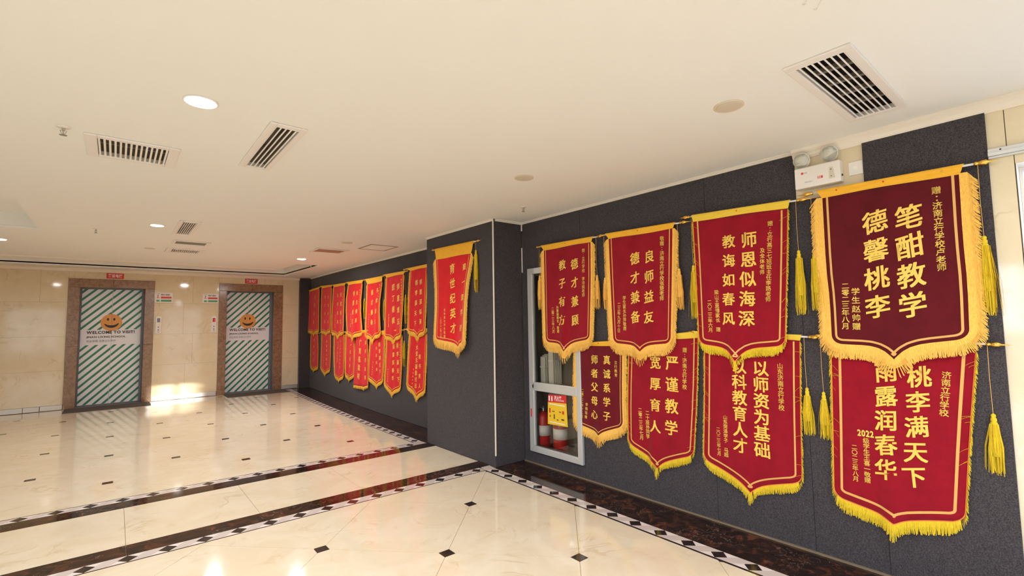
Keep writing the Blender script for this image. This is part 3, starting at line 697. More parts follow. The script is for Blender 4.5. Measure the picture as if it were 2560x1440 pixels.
for (x, y), lb in zip([(1.747, .557), (1.806, .542)], ['thin hooked wire on the ceiling, the left one of the pair', 'thin hooked wire on the ceiling, the right one of the pair']):
    t = thing('ceiling_hook', lb, 'hook', (x, y, 2.45))
    obj('plate', G().lathe((x, y, 2.4498), (0, 0, -1), [(0, .005), (.003, .004)], 10), 'ventwhite', t)
    obj('wire', G().tube([(x, y, 2.447), (x-.010, y-.008, 2.441), (x-.03, y-.02, 2.443), (x-.06, y-.045, 2.444)], .0012, 5), 'ventwhite', t)

# ================================================================ EMERGENCY LIGHT, SOCKET PLATE, RAIL
t = thing('emergency_light', 'white emergency light box with two clear lamp heads near the ceiling', 'emergency light', (3.285, 1.015, 2.19))
EX = 3.225
obj('housing', G().box(EX, 3.2855, 0.895, 1.139, 2.192, 2.320), 'plastic', t, bevel=.006)
obj('indicator_plate', G().extr([(EX-.0015, .951, 2.286), (EX-.0015, .932, 2.286), (EX-.0015, .922, 2.219), (EX-.0015, .954, 2.218)], (.0014, 0, 0)), 'lampoff', t)
for zz in (2.272, 2.232): obj('indicator', G().lathe((EX-.0015, .941, zz), (-1, 0, 0), [(0, .003), (.001, .003)], 10), 'black', t)
obj('decal', G().box(EX-.0008, EX-.0001, .985, 1.014, 2.233, 2.247), 'redprint', t)
g = G(); text_fit(g, '应急', .02, .018, .008, lambda a, b: (EX-.0016, 1.012-a, 2.236+b)); obj('lettering', g, 'signwhite', t)
obj('decal', G().box(EX-.0008, EX-.0001, 1.088, 1.101, 2.277, 2.289), 'redprint', t)
g = G(); text_fit(g, '消防', .01, .020, .006, lambda a, b: (EX-.0012, 1.085-a, 2.280+b)); obj('lettering', g, 'greyprint', t); g = G(); text_fit(g, '消防应急灯', .0, .045, .007, lambda a, b: (EX-.0012, 1.085-a, 2.222+b)); obj('lettering', g, 'greyprint', t)
obj('test_button', G().box(3.245, 3.252, .889, .8952, 2.225, 2.236), 'black', t)
for yc, zc in ((1.098, 2.372), (0.949, 2.376)):
    base = Vector((3.250, yc, zc)); ax = Vector((-.75, .0, -.25)).normalized()
    h = obj('lamp_head', G().lathe(base-ax*.012, ax, [(0, .014), (.010, .034), (.024, .046), (.030, .0475), (.032, .044)], 28), 'reflect', t, smooth=True)
    obj('lens', G().lathe(base+ax*.020, ax, [(0, .0455), (.004, .0435), (.010, .030), (.013, .012), (.0135, .001)], 28), 'clear', h, smooth=True)
    obj('lamp_neck', G().tube([(3.262, yc-.004, 2.319), (3.262, yc-.002, 2.330), (3.258, yc, 2.345)], .010, 10), 'clear', t)
t = thing('wall_socket', 'white single socket plate half hidden by the tall felt board', 'socket', (3.285, .83, 2.22))
obj('plate', G().box(3.2772, 3.2858, .7975, .868, 2.222, 2.300), 'plastic', t, bevel=.002)
obj('rocker', G().lathe((3.2774, .834, 2.261), (-1, 0, 0), [(0, .016), (.0015, .016), (.002, .013), (.001, .011)], 20), 'signwhite', t)
t = thing('door_rail', 'grey aluminium rail along the stone wall above the side opening', 'rail', (3.27, -.6, 2.17))
obj('rail_profile', G().box(3.262, 3.2855, -1.60, .289, 2.186, 2.205).box(3.254, 3.2855, -1.60, .289, 2.170, 2.1865).box(3.268, 3.2855, -1.60, .289, 2.160, 2.170), 'alu', t, bevel=.001)
for yy_ in (.245, -.3): obj('screw', G().lathe((3.262, yy_, 2.196), (-1, 0, 0), [(0, .004), (.002, .003)], 8), 'black', t)

# ================================================================ FIRE CABINET
t = thing('fire_cabinet', 'aluminium framed fire cabinet door with two glass panes set in the felt wall', 'cabinet', (3.276, 3.34, .12))
ya, yb, za, zb_ = 2.992, 3.694, .122, 1.948; fw = .070
def bar(x0, x1, poly): return G().extr([(x0, p[0], p[1]) for p in poly], (x1-x0, 0, 0))
for nm, poly in [('stile', [(yb, za), (yb-fw, za+fw*.85), (yb-fw, zb_-fw*.85), (yb, zb_)]), ('stile', [(ya, za), (ya+fw*.8, za+fw*.85), (ya+fw*.8, zb_-fw*.85), (ya, zb_)]),
                 ('frame_rail', [(ya, za), (yb, za), (yb-fw, za+fw*.85), (ya+fw*.8, za+fw*.85)]), ('frame_rail', [(ya, zb_), (yb, zb_), (yb-fw, zb_-fw*.85), (ya+fw*.8, zb_-fw*.85)]),
                 ('frame_rail', [(ya+fw*.8, .722), (yb-fw, .722), (yb-fw+.03, .765), (yb-fw, .806), (ya+fw*.8, .806)])]:
    obj(nm, bar(3.248, 3.278, poly), 'alu', t, bevel=.004)
obj('glass_pane', G().box(3.266, 3.270, ya+fw*.78, yb-fw+.002, .806, zb_-fw*.84), 'cabglass', t); obj('glass_pane', G().box(3.266, 3.270, ya+fw*.78, yb-fw+.002, za+fw*.84, .722), 'cabglass', t)
g = G().box(3.531, 3.539, 3.062, 3.788, .123, 1.878).box(3.301, 3.531, 3.061, 3.066, .123, 1.878).box(3.301, 3.531, 3.783, 3.788, .123, 1.878).box(3.301, 3.531, 3.066, 3.783, .121, .127).box(3.301, 3.531, 3.066, 3.783, 1.873, 1.8795).box(3.31, 3.531, 3.066, 3.783, .76, .775)
obj('cabinet_lining', g, 'cabback', t)
obj('lock', G().box(3.244, 3.249, 3.655, 3.672, .46, .54), 'redprint', t)
def extinguisher(label, x, y):
    q = thing('fire_extinguisher', label, 'fire extinguisher', (x, y, .128), 'extinguishers in the wall cabinet')
    R_ = .070; z0 = .1285
    obj('cylinder', G().lathe((x, y, z0), (0, 0, 1), [(0, R_*.92), (.006, R_), (.315, R_), (.342, R_*.86), (.360, R_*.5), (.368, .018), (.376, .018)], 28), 'extred', q, smooth=True)
    obj('label_band', G().lathe((x, y, z0+.14), (0, 0, 1), [(0, R_+.0008), (.10, R_+.0008)], 28), 'signwhite', q, smooth=True)
    g = G().lathe((x, y, z0+.374), (0, 0, 1), [(0, .013), (.03, .013), (.034, .006), (.05, .005)], 12).box(x-.05, x+.012, y-.006, y+.006, z0+.405, z0+.413).box(x-.055, x+.012, y-.006, y+.006, z0+.425, z0+.432)
    obj('valve_handle', g, 'chrome', q)
    obj('hose', G().tube([(x, y+.012, z0+.39), (x-.01, y+.05, z0+.39), (x-.015, y+R_+.012, z0+.34), (x-.015, y+R_+.010, z0+.18)], .006, 8), 'black', q)
extinguisher('red fire extinguisher in the cabinet, the one next to the column', 3.385, 3.635); extinguisher('red fire extinguisher in the cabinet behind the yellow sticker', 3.385, 3.40)
def white_folds(label, y, h):  # upright white folds on the shelf behind the upper glass
    q = thing('cabinet_folds', label, 'fire hose', (3.42, y, .775), 'white folds in the wall cabinet'); z0 = .776
    for k in range(5): obj('fold', G().box(3.36+k*.026, 3.378+k*.026, y-.034, y+.034, z0, z0+h-abs(k-2)*.012), 'hose', q, bevel=.007)
    obj('strap', G().box(3.354, 3.488, y-.036, y+.036, z0+h*.55, z0+h*.55+.016), 'signwhite', q)
white_folds('upright white folds behind the upper glass, next to the column', 3.61, .30); white_folds('upright white folds behind the upper glass, under the first banner', 3.49, .42)
t = thing('fire_sticker', 'yellow and red instruction sticker on the lower cabinet glass', 'sticker', (3.265, 3.31, .42))
SX = 3.2648
obj('sheet', G().extr([(SX, 3.448, .418), (SX, 3.180, .428), (SX, 3.192, .640), (SX, 3.441, .628)], (.0008, 0, 0)), 'stickyellow', t)
obj('red_header', G().extr([(SX, 3.441, .6285), (SX, 3.192, .6405), (SX, 3.190, .716), (SX, 3.434, .700)], (.0008, 0, 0)), 'red', t)
g = G(); text_fit(g, '灭火器', .03, .10, .026, lambda a, b: (SX-.0006, 3.352-a, .665+b+a*.05)); obj('lettering', g, 'signwhite', t); g = G(); text_fit(g, '使用方法说明图', .01, .13, .010, lambda a, b: (SX-.0006, 3.352-a, .648+b+a*.05))
g.box(SX-.0006, SX, 3.412, 3.428, .642, .690).box(SX-.0006, SX, 3.376, 3.392, .642, .690); obj('lettering', g, 'signwhite', t)
g = G().box(SX-.0006, SX, 3.405, 3.425, .530, .575).box(SX-.0006, SX, 3.405, 3.42, .490, .508).box(SX-.0006, SX, 3.225, 3.25, .535, .565); obj('diagram', g, 'red', t)
g = G()
for a, b, c, d in [(.350, .385, .545, .552), (.265, .290, .548, .556), (.350, .362, .478, .522), (.225, .262, .478, .490), (.300, .325, .470, .478)]: g.box(SX-.0006, SX, 3+a, 3+b, c, d)
obj('diagram', g, 'black', t)
g = G()
for zz in (.610, .440): g.box(SX-.0006, SX, 3.215, 3.42, zz, zz+.008)
obj('diagram', g, 'signwhite', t)

# ================================================================ PENNANT BANNERS
def poly_at(P, t):
    """piecewise linear position on a polyline by fraction of the height"""
    n = len(P)-1
    z0, z1 = P[0][1], P[-1][1]; z = z0+(z1-z0)*t
    for i in range(n):
        if z >= P[i+1][1] or i == n-1:
            k = (P[i][1]-z)/(P[i][1]-P[i+1][1]); return P[i][0]+(P[i+1][0]-P[i][0])*k, z
def smooth_poly(P):
    """add softened points so a bent edge reads as a curve"""
    if len(P) < 3: return P
    out = [P[0]]
    for i in range(1, len(P)-1):
        a, b, c = P[i-1], P[i], P[i+1]
        for k in (0.5, 0.8): out.append((a[0]+(b[0]-a[0])*k+(0), a[1]+(b[1]-a[1])*k))
        m = ((a[0]*.12+b[0]*.76+c[0]*.12), (a[1]*.12+b[1]*.76+c[1]*.12)); out.append(m)
        for k in (0.2, 0.5): out.append((b[0]+(c[0]-b[0])*k, b[1]+(c[1]-b[1])*k))
    return out+[P[-1]]
class Banner:
    def __init__(s, X, h, L, R, tip, folds=(), far=False, flat=False, curved=False):
        s.curved = curved
        if curved and not far: L = L[:-1]+[(L[-1][0], L[-1][1]+.022)]; R = R[:-1]+[(R[-1][0], R[-1][1]+.022)]
        s.X = X; s.h = h; s.L = smooth_poly(L); s.R = smooth_poly(R); s.far = far; s.flat = flat; s.folds = folds
        s.H = ((L[0][1]-L[-1][1])+(R[0][1]-R[-1][1]))/2; s.W = ((L[0][0]-R[0][0])+(L[-1][0]-R[-1][0]))/2
        yl, zl = L[-1]; yr, zr = R[-1]; s.ut = min(.8, max(.2, (yl-tip[0])/(yl-yr)))
        s.t = max(.012, zl+(zr-zl)*s.ut-tip[1])
        s.r = 0.0 if flat else .055
        s.ph = random.random()*6
    def yz(s, a, b):
        u, v = a/s.W, b/s.H
        y1, z1 = poly_at(s.L, v); y2, z2 = poly_at(s.R, v)
        return y1+(y2-y1)*u, z1+(z2-z1)*u
    def dep(s, u, v):
        v = max(0, min(1.15, v)); d = .004*sin(7*u+s.ph)*v+.003*sin(15*u-s.ph+2*v)*v
        for (c, w_, am, v0) in s.folds: d += am*math.exp(-((u-c)/w_)**2)*max(0, (v-v0)/(1-v0))
        return d
    def P(s, a, b, off=0.0):
        y, z = s.yz(a, b); return (s.X+shift(y)-s.dep(a/s.W, b/s.H)-off, y, z)
    def at(s, y, z, off):
        zt_ = (s.L[0][1]+s.R[0][1])/2; v = (zt_-z)/s.H; yl, _ = poly_at(s.L, v); yr, _ = poly_at(s.R, v)
        return (s.X+shift(y)-s.dep((yl-y)/(yl-yr), v)-off, y, z)
    def bot(s, a):
        u = a/s.W; k = (s.ut-u)/s.ut if u < s.ut else (u-s.ut)/(1-s.ut); k = max(0, min(1, k))
        pts = [(0, 1), (.06, .78), (.14, .52), (.24, .32), (.36, .19), (.5, .12), (.7, .06), (.88, 0), (1, 0)] if not s.curved else [(0, 1), (.06, .86), (.14, .70), (.24, .56), (.36, .44), (.5, .32), (.7, .16), (.88, .03), (1, 0)]
        for (k0, d0), (k1, d1) in zip(pts[:-1], pts[1:]):
            if k <= k1: d = d0+(d1-d0)*(k-k0)/(k1-k0); break
        d *= s.t
        e = min(a, s.W-a)
        if s.r and e < s.r: d -= s.r-sqrt(max(0, s.r**2-(s.r-e)**2))
        return s.H+d
    def perimeter(s, step=.004):
        pts = []; n = 60
        b0 = s.bot(0); 
        for i in range(n): pts.append((0, b0*i/n))
        us = [s.r*(1-cos(pi/2*k/10)) for k in range(10)] if s.r else [0]
        m = 60; mid = [s.r+(s.W-2*s.r)*k/m for k in range(m+1)]; tipa = s.ut*s.W
        mid = sorted(set(mid+[tipa]))
        allu = us+mid+[s.W-x for x in reversed(us)]
        for a in allu: pts.append((a, s.bot(a)))
        for i in range(n): pts.append((s.W, b0*(1-(i+1)/n)))
        # resample
        out = [pts[0]]; acc = 0
        for p, q in zip(pts[:-1], pts[1:]):
            l = hypot(q[0]-p[0], q[1]-p[1])
            if l < 1e-9: continue
            x = step-acc
            while x <= l: out.append((p[0]+(q[0]-p[0])*x/l, p[1]+(q[1]-p[1])*x/l)); x += step
            acc = l-(x-step)
        nor = []; N = len(out)
        for i in range(N):
            k = 4
            p, q = out[max(0, i-k)], out[min(N-1, i+k)]; tx, ty = q[0]-p[0], q[1]-p[1]; l = hypot(tx, ty) or 1
            nor.append((-ty/l, tx/l))
        return out, nor
    def ribbon(s, per, nor, d0, d1, off, thick=.0012, skip=3, bump=0):
        """band between inner distances d0<d1 (towards the middle is positive)"""
        g = G(); vs = []; fs = []; idx = list(range(0, len(per), skip))
        for j, i in enumerate(idx):
            (a, b), (nx, ny) = per[i], nor[i]
            o2 = off+thick+(bump if j % 2 else 0)
            for d, oo in ((d0, off), (d0, o2), (d1, o2), (d1, off)): vs.append(s.P(a-nx*d, b-ny*d, oo))
        for j in range(len(idx)-1):
            for k in range(3): fs.append((j*4+k, j*4+k+1, (j+1)*4+k+1, (j+1)*4+k))
        return g.add(vs, fs)
def tassel(parent, X, y, z0, zh, ze, m, seed, spread=.030, group=None):
    rn = random.Random(seed); x = X+shift(y)
    tt = obj('tassel', G().lathe((x, y, zh+.004), (0, 0, -1), [(0, .004), (.006, .009), (.014, .0095), (.018, .007), (.022, .011), (.034, .012), (.038, .009), (.042, .013), (.060, .014), (ze and (zh-ze)*.45, .017), ((zh-ze)*.7, .018)], 14), m, parent, smooth=True)
    g = G().tube([(x, y, z0), (x-.001, y+.002, (z0+zh)/2), (x, y, zh)], .0013, 5); obj('cord', g, 'goldline', tt)
    g = G()
    for k in range(70):
        a = rn.random()*2*pi; rr = .006+.012*rn.random(); sp = spread*(.3+rn.random()*.7)*(1 if rn.random() < .9 else 1.9)
        p0 = Vector((x+cos(a)*rr, y+sin(a)*rr, zh-.045)); l = (zh-.045-ze)*(.86+.14*rn.random())
        p2 = Vector((x+cos(a)*sp*.6, y+sin(a)*sp, zh-.045-l)); p1 = (p0+p2)/2+Vector((cos(a)*.006, sin(a)*.008, 0))
        p1.x = min(p1.x, x+.012); p2.x = min(p2.x, x+.012); q = Vector((0, .0016, 0)) if k % 2 else Vector((.0012, .0012, 0))
        g.add([p0-q, p0+q, p1+q, p1-q, p2+q*.7, p2-q*.7], [(0, 1, 2, 3), (3, 2, 4, 5)])
    obj('strands', g, m, tt, kind='stuff')
def make_banner(key, label, group, X, h, L, R, tip, cloth, style, cols, tas=(), folds=(), far=False, flat=False, side=.045, flen=.08, lineoff=.035, linew=.011, hh=None, extra=None, leftfringe=True, big=False):
    s = Banner(X, h, L, R, tip, folds, far, flat, key[0] in 'BG'); rn = random.Random(key)
    fm = {'gold': 'goldfringe', 'lemon': 'lemonfringe', 'far': 'farfringe'}[style]; hm = 'headerlemon' if style == 'lemon' else 'header'
    t = thing('pennant_banner', label, 'banner', (X+shift(h[0][0]), (h[0][0]+h[1][0])/2, h[0][1]), group)
    # cloth
    nu, nv = (26, 22) if far else (44, 34)
    As = sorted(set([s.W*i/nu for i in range(nu+1)]+[s.r*k/6 for k in range(6)]+[s.W-s.r*k/6 for k in range(6)]+[s.ut*s.W])); g = G(); vs = []; fs = []
    for j in range(nv+1):
        for a in As: vs.append(s.P(a, s.bot(a)*j/nv))
    n = len(As)
    for j in range(nv):
        for i in range(n-1): fs.append((j*n+i, (j+1)*n+i, (j+1)*n+i+1, j*n+i+1))
    c = obj('cloth', g.add(vs, fs), cloth, t, smooth=True); sm = c.modifiers.new('thickness', 'SOLIDIFY'); sm.thickness = .002; sm.offset = -1 if False else 1
    sm.offset = 0
    per, nor = s.perimeter(.004 if not far else .007)
    # sleeve over the rod
    g = G(); vs = []; fs = []; nU = 24
    prof = [(-.04, .0015), (.0, .003), (.35, .0035), (.6, .008), (.8, .012), (.95, .009), (1.0, .002), (.97, -.006), (.75, -.008)]
    for i in range(nU+1):
        uu = i/nU; b = Vector((0, *(Vector((L[0][0], L[0][1]))*(1-uu)+Vector((R[0][0], R[0][1]))*uu))); tp = Vector((0, *(Vector(h[0])*(1-uu)+Vector(h[1])*uu)))
        b.z += -.003*sin(pi*uu*2+s.ph)
        for tt_, of in prof:
            p = b+(tp-b)*tt_; vs.append((X+shift(p.y)-of, p.y, p.z))
    k = len(prof)
    for i in range(nU):
        for j in range(k-1): fs.append((i*k+j, i*k+j+1, (i+1)*k+j+1, (i+1)*k+j))
    obj('sleeve', g.add(vs, fs), hm, t, smooth=True)
    # rod and finials
    A = Vector((0, h[0][0], h[0][1])); B_ = Vector((0, h[1][0], h[1][1])); d = (B_-A).normalized(); dz = Vector((0, 0, -.012))
    A += dz; B_ += dz; A.x = X-.002+shift(A.y); B_.x = X-.002+shift(B_.y); e0, e1 = (.018, .034) if not far else (.012, .012)
    obj('rod', G().lathe(A-d*e0, B_-A+d*(e0+e1), [(0, .0055), ((B_-A).length+e0+e1, .0055)], 12), 'rod', t, smooth=True)
    pf = [(0, .006), (.004, .010), (.010, .011), (.016, .0075), (.020, .010), (.032, .0135), (.044, .012), (.052, .006), (.056, .0045), (.060, .0055), (.066, .003), (.090, .0008)]
    sc = 1.0 if not far else .6
    pf = [(p*sc, q*(1.0 if not far else 1.0)) for p, q in pf]
    if not (extra and extra.get('hideleft')): obj('finial', G().lathe(A-d*e0, -d, pf, 14), 'gold', t, smooth=True)
    if not (extra and extra.get('hideright')): obj('finial', G().lathe(B_+d*e1, d, pf, 14), 'gold', t, smooth=True)
    # gold band on the cloth (not along the top)
    if not flat: obj('gold_band', s.ribbon(per, nor, lineoff, lineoff+linew, .0022, .0008), 'goldline' if not far else 'farfringe', t)
    # braid or piping on the edge
    if style == 'lemon': obj('piping', s.ribbon(per, nor, -.001, .004, .002, .002), 'orangeline', t)
    elif not far: obj('braid', s.ribbon(per, nor, -.012 if not big else -.026, .004, .002, .0015, skip=1, bump=.0012), fm, t)
    # fringe
    g = G(); N = len(per); layers = 2 if not far else 1
    for ly in range(layers):
        for i in range(0, N, 1):
            (a, b), (nx, ny) = per[i], nor[i]
            if not leftfringe and (a < 1e-6 or nx < -.5): continue
            sideness = abs(nx); 
            if style == 'lemon':
                ln = (side*2.2*sideness+flen*(1-sideness))*(.82+.3*rn.random()); dx, dy = nx*.25, 1.0
            else:
                ln = (side*1.5*sideness+flen*(1-sideness))*(.88+.2*rn.random()); dx, dy = nx*.75, (.25+.75*(1-sideness)) if sideness > .5 else 1.0
                if sideness > .5: dy = .8
                dx *= (1.0 if not big else .8)
            if sideness < .9: ln *= 1+.30*math.exp(-((a/s.W-s.ut)/.05)**2)
            l = hypot(dx, dy); dx, dy = dx/l, dy/l
            wj = (rn.random()-.5)*.010; st = -.002 if (style == 'lemon' or far) else (.010 if not big else .024)
            a0, b0 = a+nx*st, b+ny*st
            a1, b1 = a0+dx*ln*.5+wj*.3, b0+dy*ln*.5; a2, b2 = a1+dx*ln*.5+wj, b1+dy*ln*.5
            hw = .0021 if not far else .0042; o0 = .0015+ly*.0015; o1 = .004+ly*.003+.003*rn.random()
            if sideness > .7: wv = (0, hw*1.1)
            else: wv = (hw, 0)
            g.add([s.P(a0-wv[0], b0-wv[1], o0), s.P(a0+wv[0], b0+wv[1], o0), s.P(a1+wv[0], b1+wv[1], o1), s.P(a1-wv[0], b1-wv[1], o1), s.P(a2+wv[0]*.7, b2+wv[1]*.7, o1-.002), s.P(a2-wv[0]*.7, b2-wv[1]*.7, o1-.002)],
                  [(0, 1, 2, 3), (3, 2, 4, 5)])
    if style != 'lemon' or far:      # dense underlay
        g2 = s.ribbon(per, nor, -(side*.62 if not flat else .03), 0, -.002, .001, skip=2) if leftfringe else None
        if g2:
            vs = []; fs = []; idx = list(range(0, N, 2))
            for i in idx:
                (a, b), (nx, ny) = per[i], nor[i]; sd = abs(nx); ln = (side*1.25*sd+flen*.86*(1-sd)); dx, dy = (nx*.75, .8) if sd > .5 else (nx*.75, 1.0); l = hypot(dx, dy)
                vs += [s.P(a, b, .0005), s.P(a+dx/l*ln, b+dy/l*ln, .0015)]
            for j in range(len(idx)-1): fs.append((2*j, 2*j+1, 2*j+3, 2*j+2))
            g.add(vs, fs)
    if style == 'lemon':             # loose threads straying over the edge
        for k in range(20):
            i = rn.choice([rn.randrange(0, int(N*.36)), rn.randrange(int(N*.64), N)]); (a, b), (nx, ny) = per[i], nor[i]
            ln = .02+.035*rn.random(); an = (rn.random()-.3)*1.2; dx, dy = -nx*cos(an), sin(an); q = []
            for m_ in range(5):
                f_ = m_/4; q.append((a+dx*ln*f_, b+dy*ln*f_+.012*f_*f_))
            for p, r2 in zip(q[:-1], q[1:]): g.add([s.P(p[0], p[1]-.0006, .005), s.P(p[0], p[1]+.0006, .005), s.P(r2[0], r2[1]+.0006, .006), s.P(r2[0], r2[1]-.0006, .006)], [(0, 1, 2, 3)])
    if N: obj('fringe', g, fm, t, kind='stuff')
    # writing
    for (txt, p0, p1, size, cal) in cols:
        g = G(); n = len(txt)
        for i, ch in enumerate(txt):
            if ch == ' ': continue
            k = i/(n-1) if n > 1 else 0; yc = p0[0]+(p1[0]-p0[0])*k; zc = p0[1]+(p1[1]-p0[1])*k
            pitch = abs(p0[1]-p1[1])/max(1, n-1); em = min(size*1.06, pitch*1.02); bold = 0.0; st_ = .022 if size > .06 else .018
            vs, fs, adv = glyph(ch, bold); rot = (rn.random()-.5)*.10 if cal else 0; sh = .16 if cal else 0
            cx_ = .5 if ch != '：' else .25
            if ch in '：': vs = [(v[0]+.0, v[1], 0) for v in vs]
            for sx_, sy_ in ((-st_, -st_*.6), (st_, -st_*.6), (-st_, st_*.6), (st_, st_*.6)):     # heavy brush weight
                g.add([s.at(yc-((v[0]+sx_-cx_)*cos(rot)-(v[1]+sy_-.37)*sin(rot))*em*(.94 if cal else .98), zc+((v[1]+sy_-.37)*cos(rot)+(v[0]+sx_-cx_)*(sin(rot)+sh))*em*(1.04 if cal else 1.0), .0032) for v in vs], fs)
        obj('lettering', g, 'letter', t)
    if extra and extra.get('label2022'):
        g = G(); text_fit(g, '2022', .035, .078, .034, lambda a, b: s.at(.905-a, .735+b, .0032)); obj('lettering', g, 'letter', t)
    # pins that hold the sleeve
    if not far:
        for uu in (.5,) if not big else (.15, .5, .88):
            p = (Vector(h[0])*(1-uu)+Vector(h[1])*uu)*.55+(Vector(L[0])*(1-uu)+Vector(R[0])*uu)*.45
            obj('push_pin', G().lathe((X-.011, p[0], p[1]), (-1, 0, 0), [(0, .002), (.004, .0045), (.006, .003)], 10), 'pin' if uu < .6 else 'gold', t, smooth=True)
    for k, (y, z0, zh, ze) in enumerate(tas):
        tassel(t, X-.002 if not big else X+.004, y, z0, zh, ze, 'lemonfringe' if style != 'gold' or key in ('T4', 'C1') else fm, key+str(k), spread=.028 if not far else .02)
    return t

GR = {'near': 'pennant banners on the near felt wall', 'far': 'pennant banners on the far felt wall', 'column': None}
make_banner('T4', 'large dark maroon banner with wide gold fringe, hanging closest to the side opening', GR['near'], 3.235, [(1.027, 2.164), (0.372, 2.154)], [(1.001, 2.116), (1.004, 1.69), (0.995, 1.506), (0.997, 1.242)], [(0.39, 2.109), (0.395, 1.786), (0.392, 1.554), (0.401, 1.28)], (0.706, 1.166), 'maroon', 'gold',
    [('笔酣教学', (0.603, 1.926), (0.614, 1.459), 0.123, 1), ('德馨桃李', (0.751, 1.926), (0.765, 1.456), 0.119, 1), ('赠：济南立行学校卢老师', (0.484, 2.043), (0.487, 1.646), 0.043, 0), ('学生赵帅赠', (0.862, 1.545), (0.868, 1.348), 0.04, 0), ('二零二三年八月', (0.909, 1.58), (0.92, 1.35), 0.037, 0)], tas=[(0.325, 2.14, 1.78, 1.395), (1.06, 2.14, 1.8, 1.44)], side=0.038, flen=0.052, lineoff=0.022, linew=0.011, big=True, folds=[(0.5, 0.2, 0.006, 0.3)])
make_banner('T3', 'crimson banner with lemon fringe and two long tassels, upper row beneath the emergency light', GR['near'], 3.235, [(1.838, 2.166), (1.171, 2.14)], [(1.834, 2.118), (1.825, 1.704), (1.822, 1.225)], [(1.188, 2.092), (1.211, 1.73), (1.249, 1.224)], (1.565, 1.113), 'crimson', 'lemon',
    [('师恩似海深', (1.439, 1.925), (1.481, 1.403), 0.104, 0), ('教诲如春风', (1.576, 1.932), (1.602, 1.405), 0.088, 0), ('赠：立行高三七班班主任李路老师', (1.299, 2.01), (1.337, 1.524), 0.036, 0), ('及全体老师', (1.357, 1.843), (1.366, 1.702), 0.031, 0), ('梁山王思博家长 赠', (1.679, 1.589), (1.678, 1.33), 0.036, 0), ('二〇二三年六月', (1.731, 1.523), (1.732, 1.327), 0.032, 0)], tas=[(1.143, 2.12, 1.813, 1.416), (1.845, 2.14, 1.793, 1.405)], side=0.012, flen=0.062, lineoff=0.03, linew=0.01, folds=[(0.42, 0.05, 0.012, 0.4)])
make_banner('T2', 'crimson banner with gold fringe, upper row, second from the fire cabinet', GR['near'], 3.235, [(2.646, 2.153), (1.974, 2.137)], [(2.615, 2.101), (2.611, 1.714), (2.602, 1.212)], [(1.996, 2.093), (2.023, 1.672), (2.053, 1.221)], (2.325, 1.15), 'crimson', 'gold',
    [('良师益友', (2.214, 1.903), (2.238, 1.428), 0.092, 1), ('德才兼备', (2.351, 1.903), (2.363, 1.43), 0.093, 1), ('敬赠：济南立行学校张楚老师', (2.094, 2.029), (2.117, 1.569), 0.039, 0), ('学生家长孙萍敬赠', (2.468, 1.588), (2.473, 1.338), 0.038, 0), ('二三年九月十日', (2.526, 1.537), (2.537, 1.321), 0.034, 0)], tas=[(1.96, 2.13, 1.78, 1.474), (2.664, 2.13, 1.77, 1.495)], side=0.034, flen=0.08, lineoff=0.024, linew=0.008, folds=[(0.46, 0.06, 0.012, 0.2)])
make_banner('T1', 'crimson banner with gold fringe, upper row, overlapping the fire cabinet', GR['near'], 3.235, [(3.461, 2.159), (2.775, 2.151)], [(3.422, 2.107), (3.422, 1.773), (3.416, 1.203)], [(2.81, 2.104), (2.819, 1.73), (2.853, 1.237)], (3.165, 1.121), 'crimson', 'gold',
    [('德才兼顾', (3.017, 1.928), (3.029, 1.415), 0.092, 1), ('教子有方', (3.171, 1.935), (3.188, 1.418), 0.091, 1), ('赠：立行学校 李诗娟老师', (2.903, 2.038), (2.916, 1.638), 0.037, 0), ('孙菁涵家长 敬赠', (3.249, 1.537), (3.244, 1.312), 0.034, 0), ('二零二三年八月', (3.311, 1.525), (3.307, 1.31), 0.034, 0)], tas=[(2.752, 2.13, 1.8, 1.5), (3.487, 2.13, 1.858, 1.52)], side=0.034, flen=0.08, lineoff=0.022, linew=0.008, folds=[(0.42, 0.06, 0.014, 0.2)])
make_banner('B1', 'small dark wine banner with gold fringe, lower row, partly over the cabinet glass', GR['near'], 3.258, [(3.04, 1.208), (2.501, 1.242)], [(3.026, 1.174), (3.048, 0.817), (3.058, 0.454)], [(2.518, 1.201), (2.54, 0.781), (2.538, 0.501)], (2.799, 0.413), 'wine', 'gold',
    [('真诚系学子', (2.69, 1.069), (2.705, 0.595), 0.077, 0), ('师者父母心', (2.828, 1.066), (2.846, 0.589), 0.078, 0), ('立行教育', (2.596, 1.053), (2.598, 0.947), 0.029, 0), ('李雨瑄赠', (2.933, 0.665), (2.946, 0.555), 0.03, 0), ('二零二二年十二月', (2.979, 0.783), (2.994, 0.556), 0.029, 0)], side=0.034, flen=0.075, lineoff=0.02, linew=0.007, folds=[(0.5, 0.08, 0.006, 0.5)])
make_banner('B2', 'crimson banner with lemon fringe, lower row, second from the fire cabinet', GR['near'], 3.258, [(2.48, 1.259), (1.834, 1.319)], [(2.451, 1.227), (2.484, 0.787), (2.491, 0.381)], [(1.843, 1.274), (1.87, 0.852), (1.916, 0.391)], (2.22, 0.261), 'crimson', 'lemon',
    [('严谨教学', (2.063, 1.077), (2.091, 0.591), 0.109, 0), ('宽厚育人', (2.212, 1.073), (2.233, 0.58), 0.096, 0), ('二十班孙同学', (2.302, 0.675), (2.305, 0.493), 0.036, 0), ('二零二三年七月', (2.367, 0.69), (2.362, 0.474), 0.036, 0), ('赠：济南立行学校', (1.954, 1.178), (1.968, 0.907), 0.036, 0)], side=0.012, flen=0.07, lineoff=0.026, linew=0.009, folds=[(0.4, 0.05, 0.016, 0.3)])
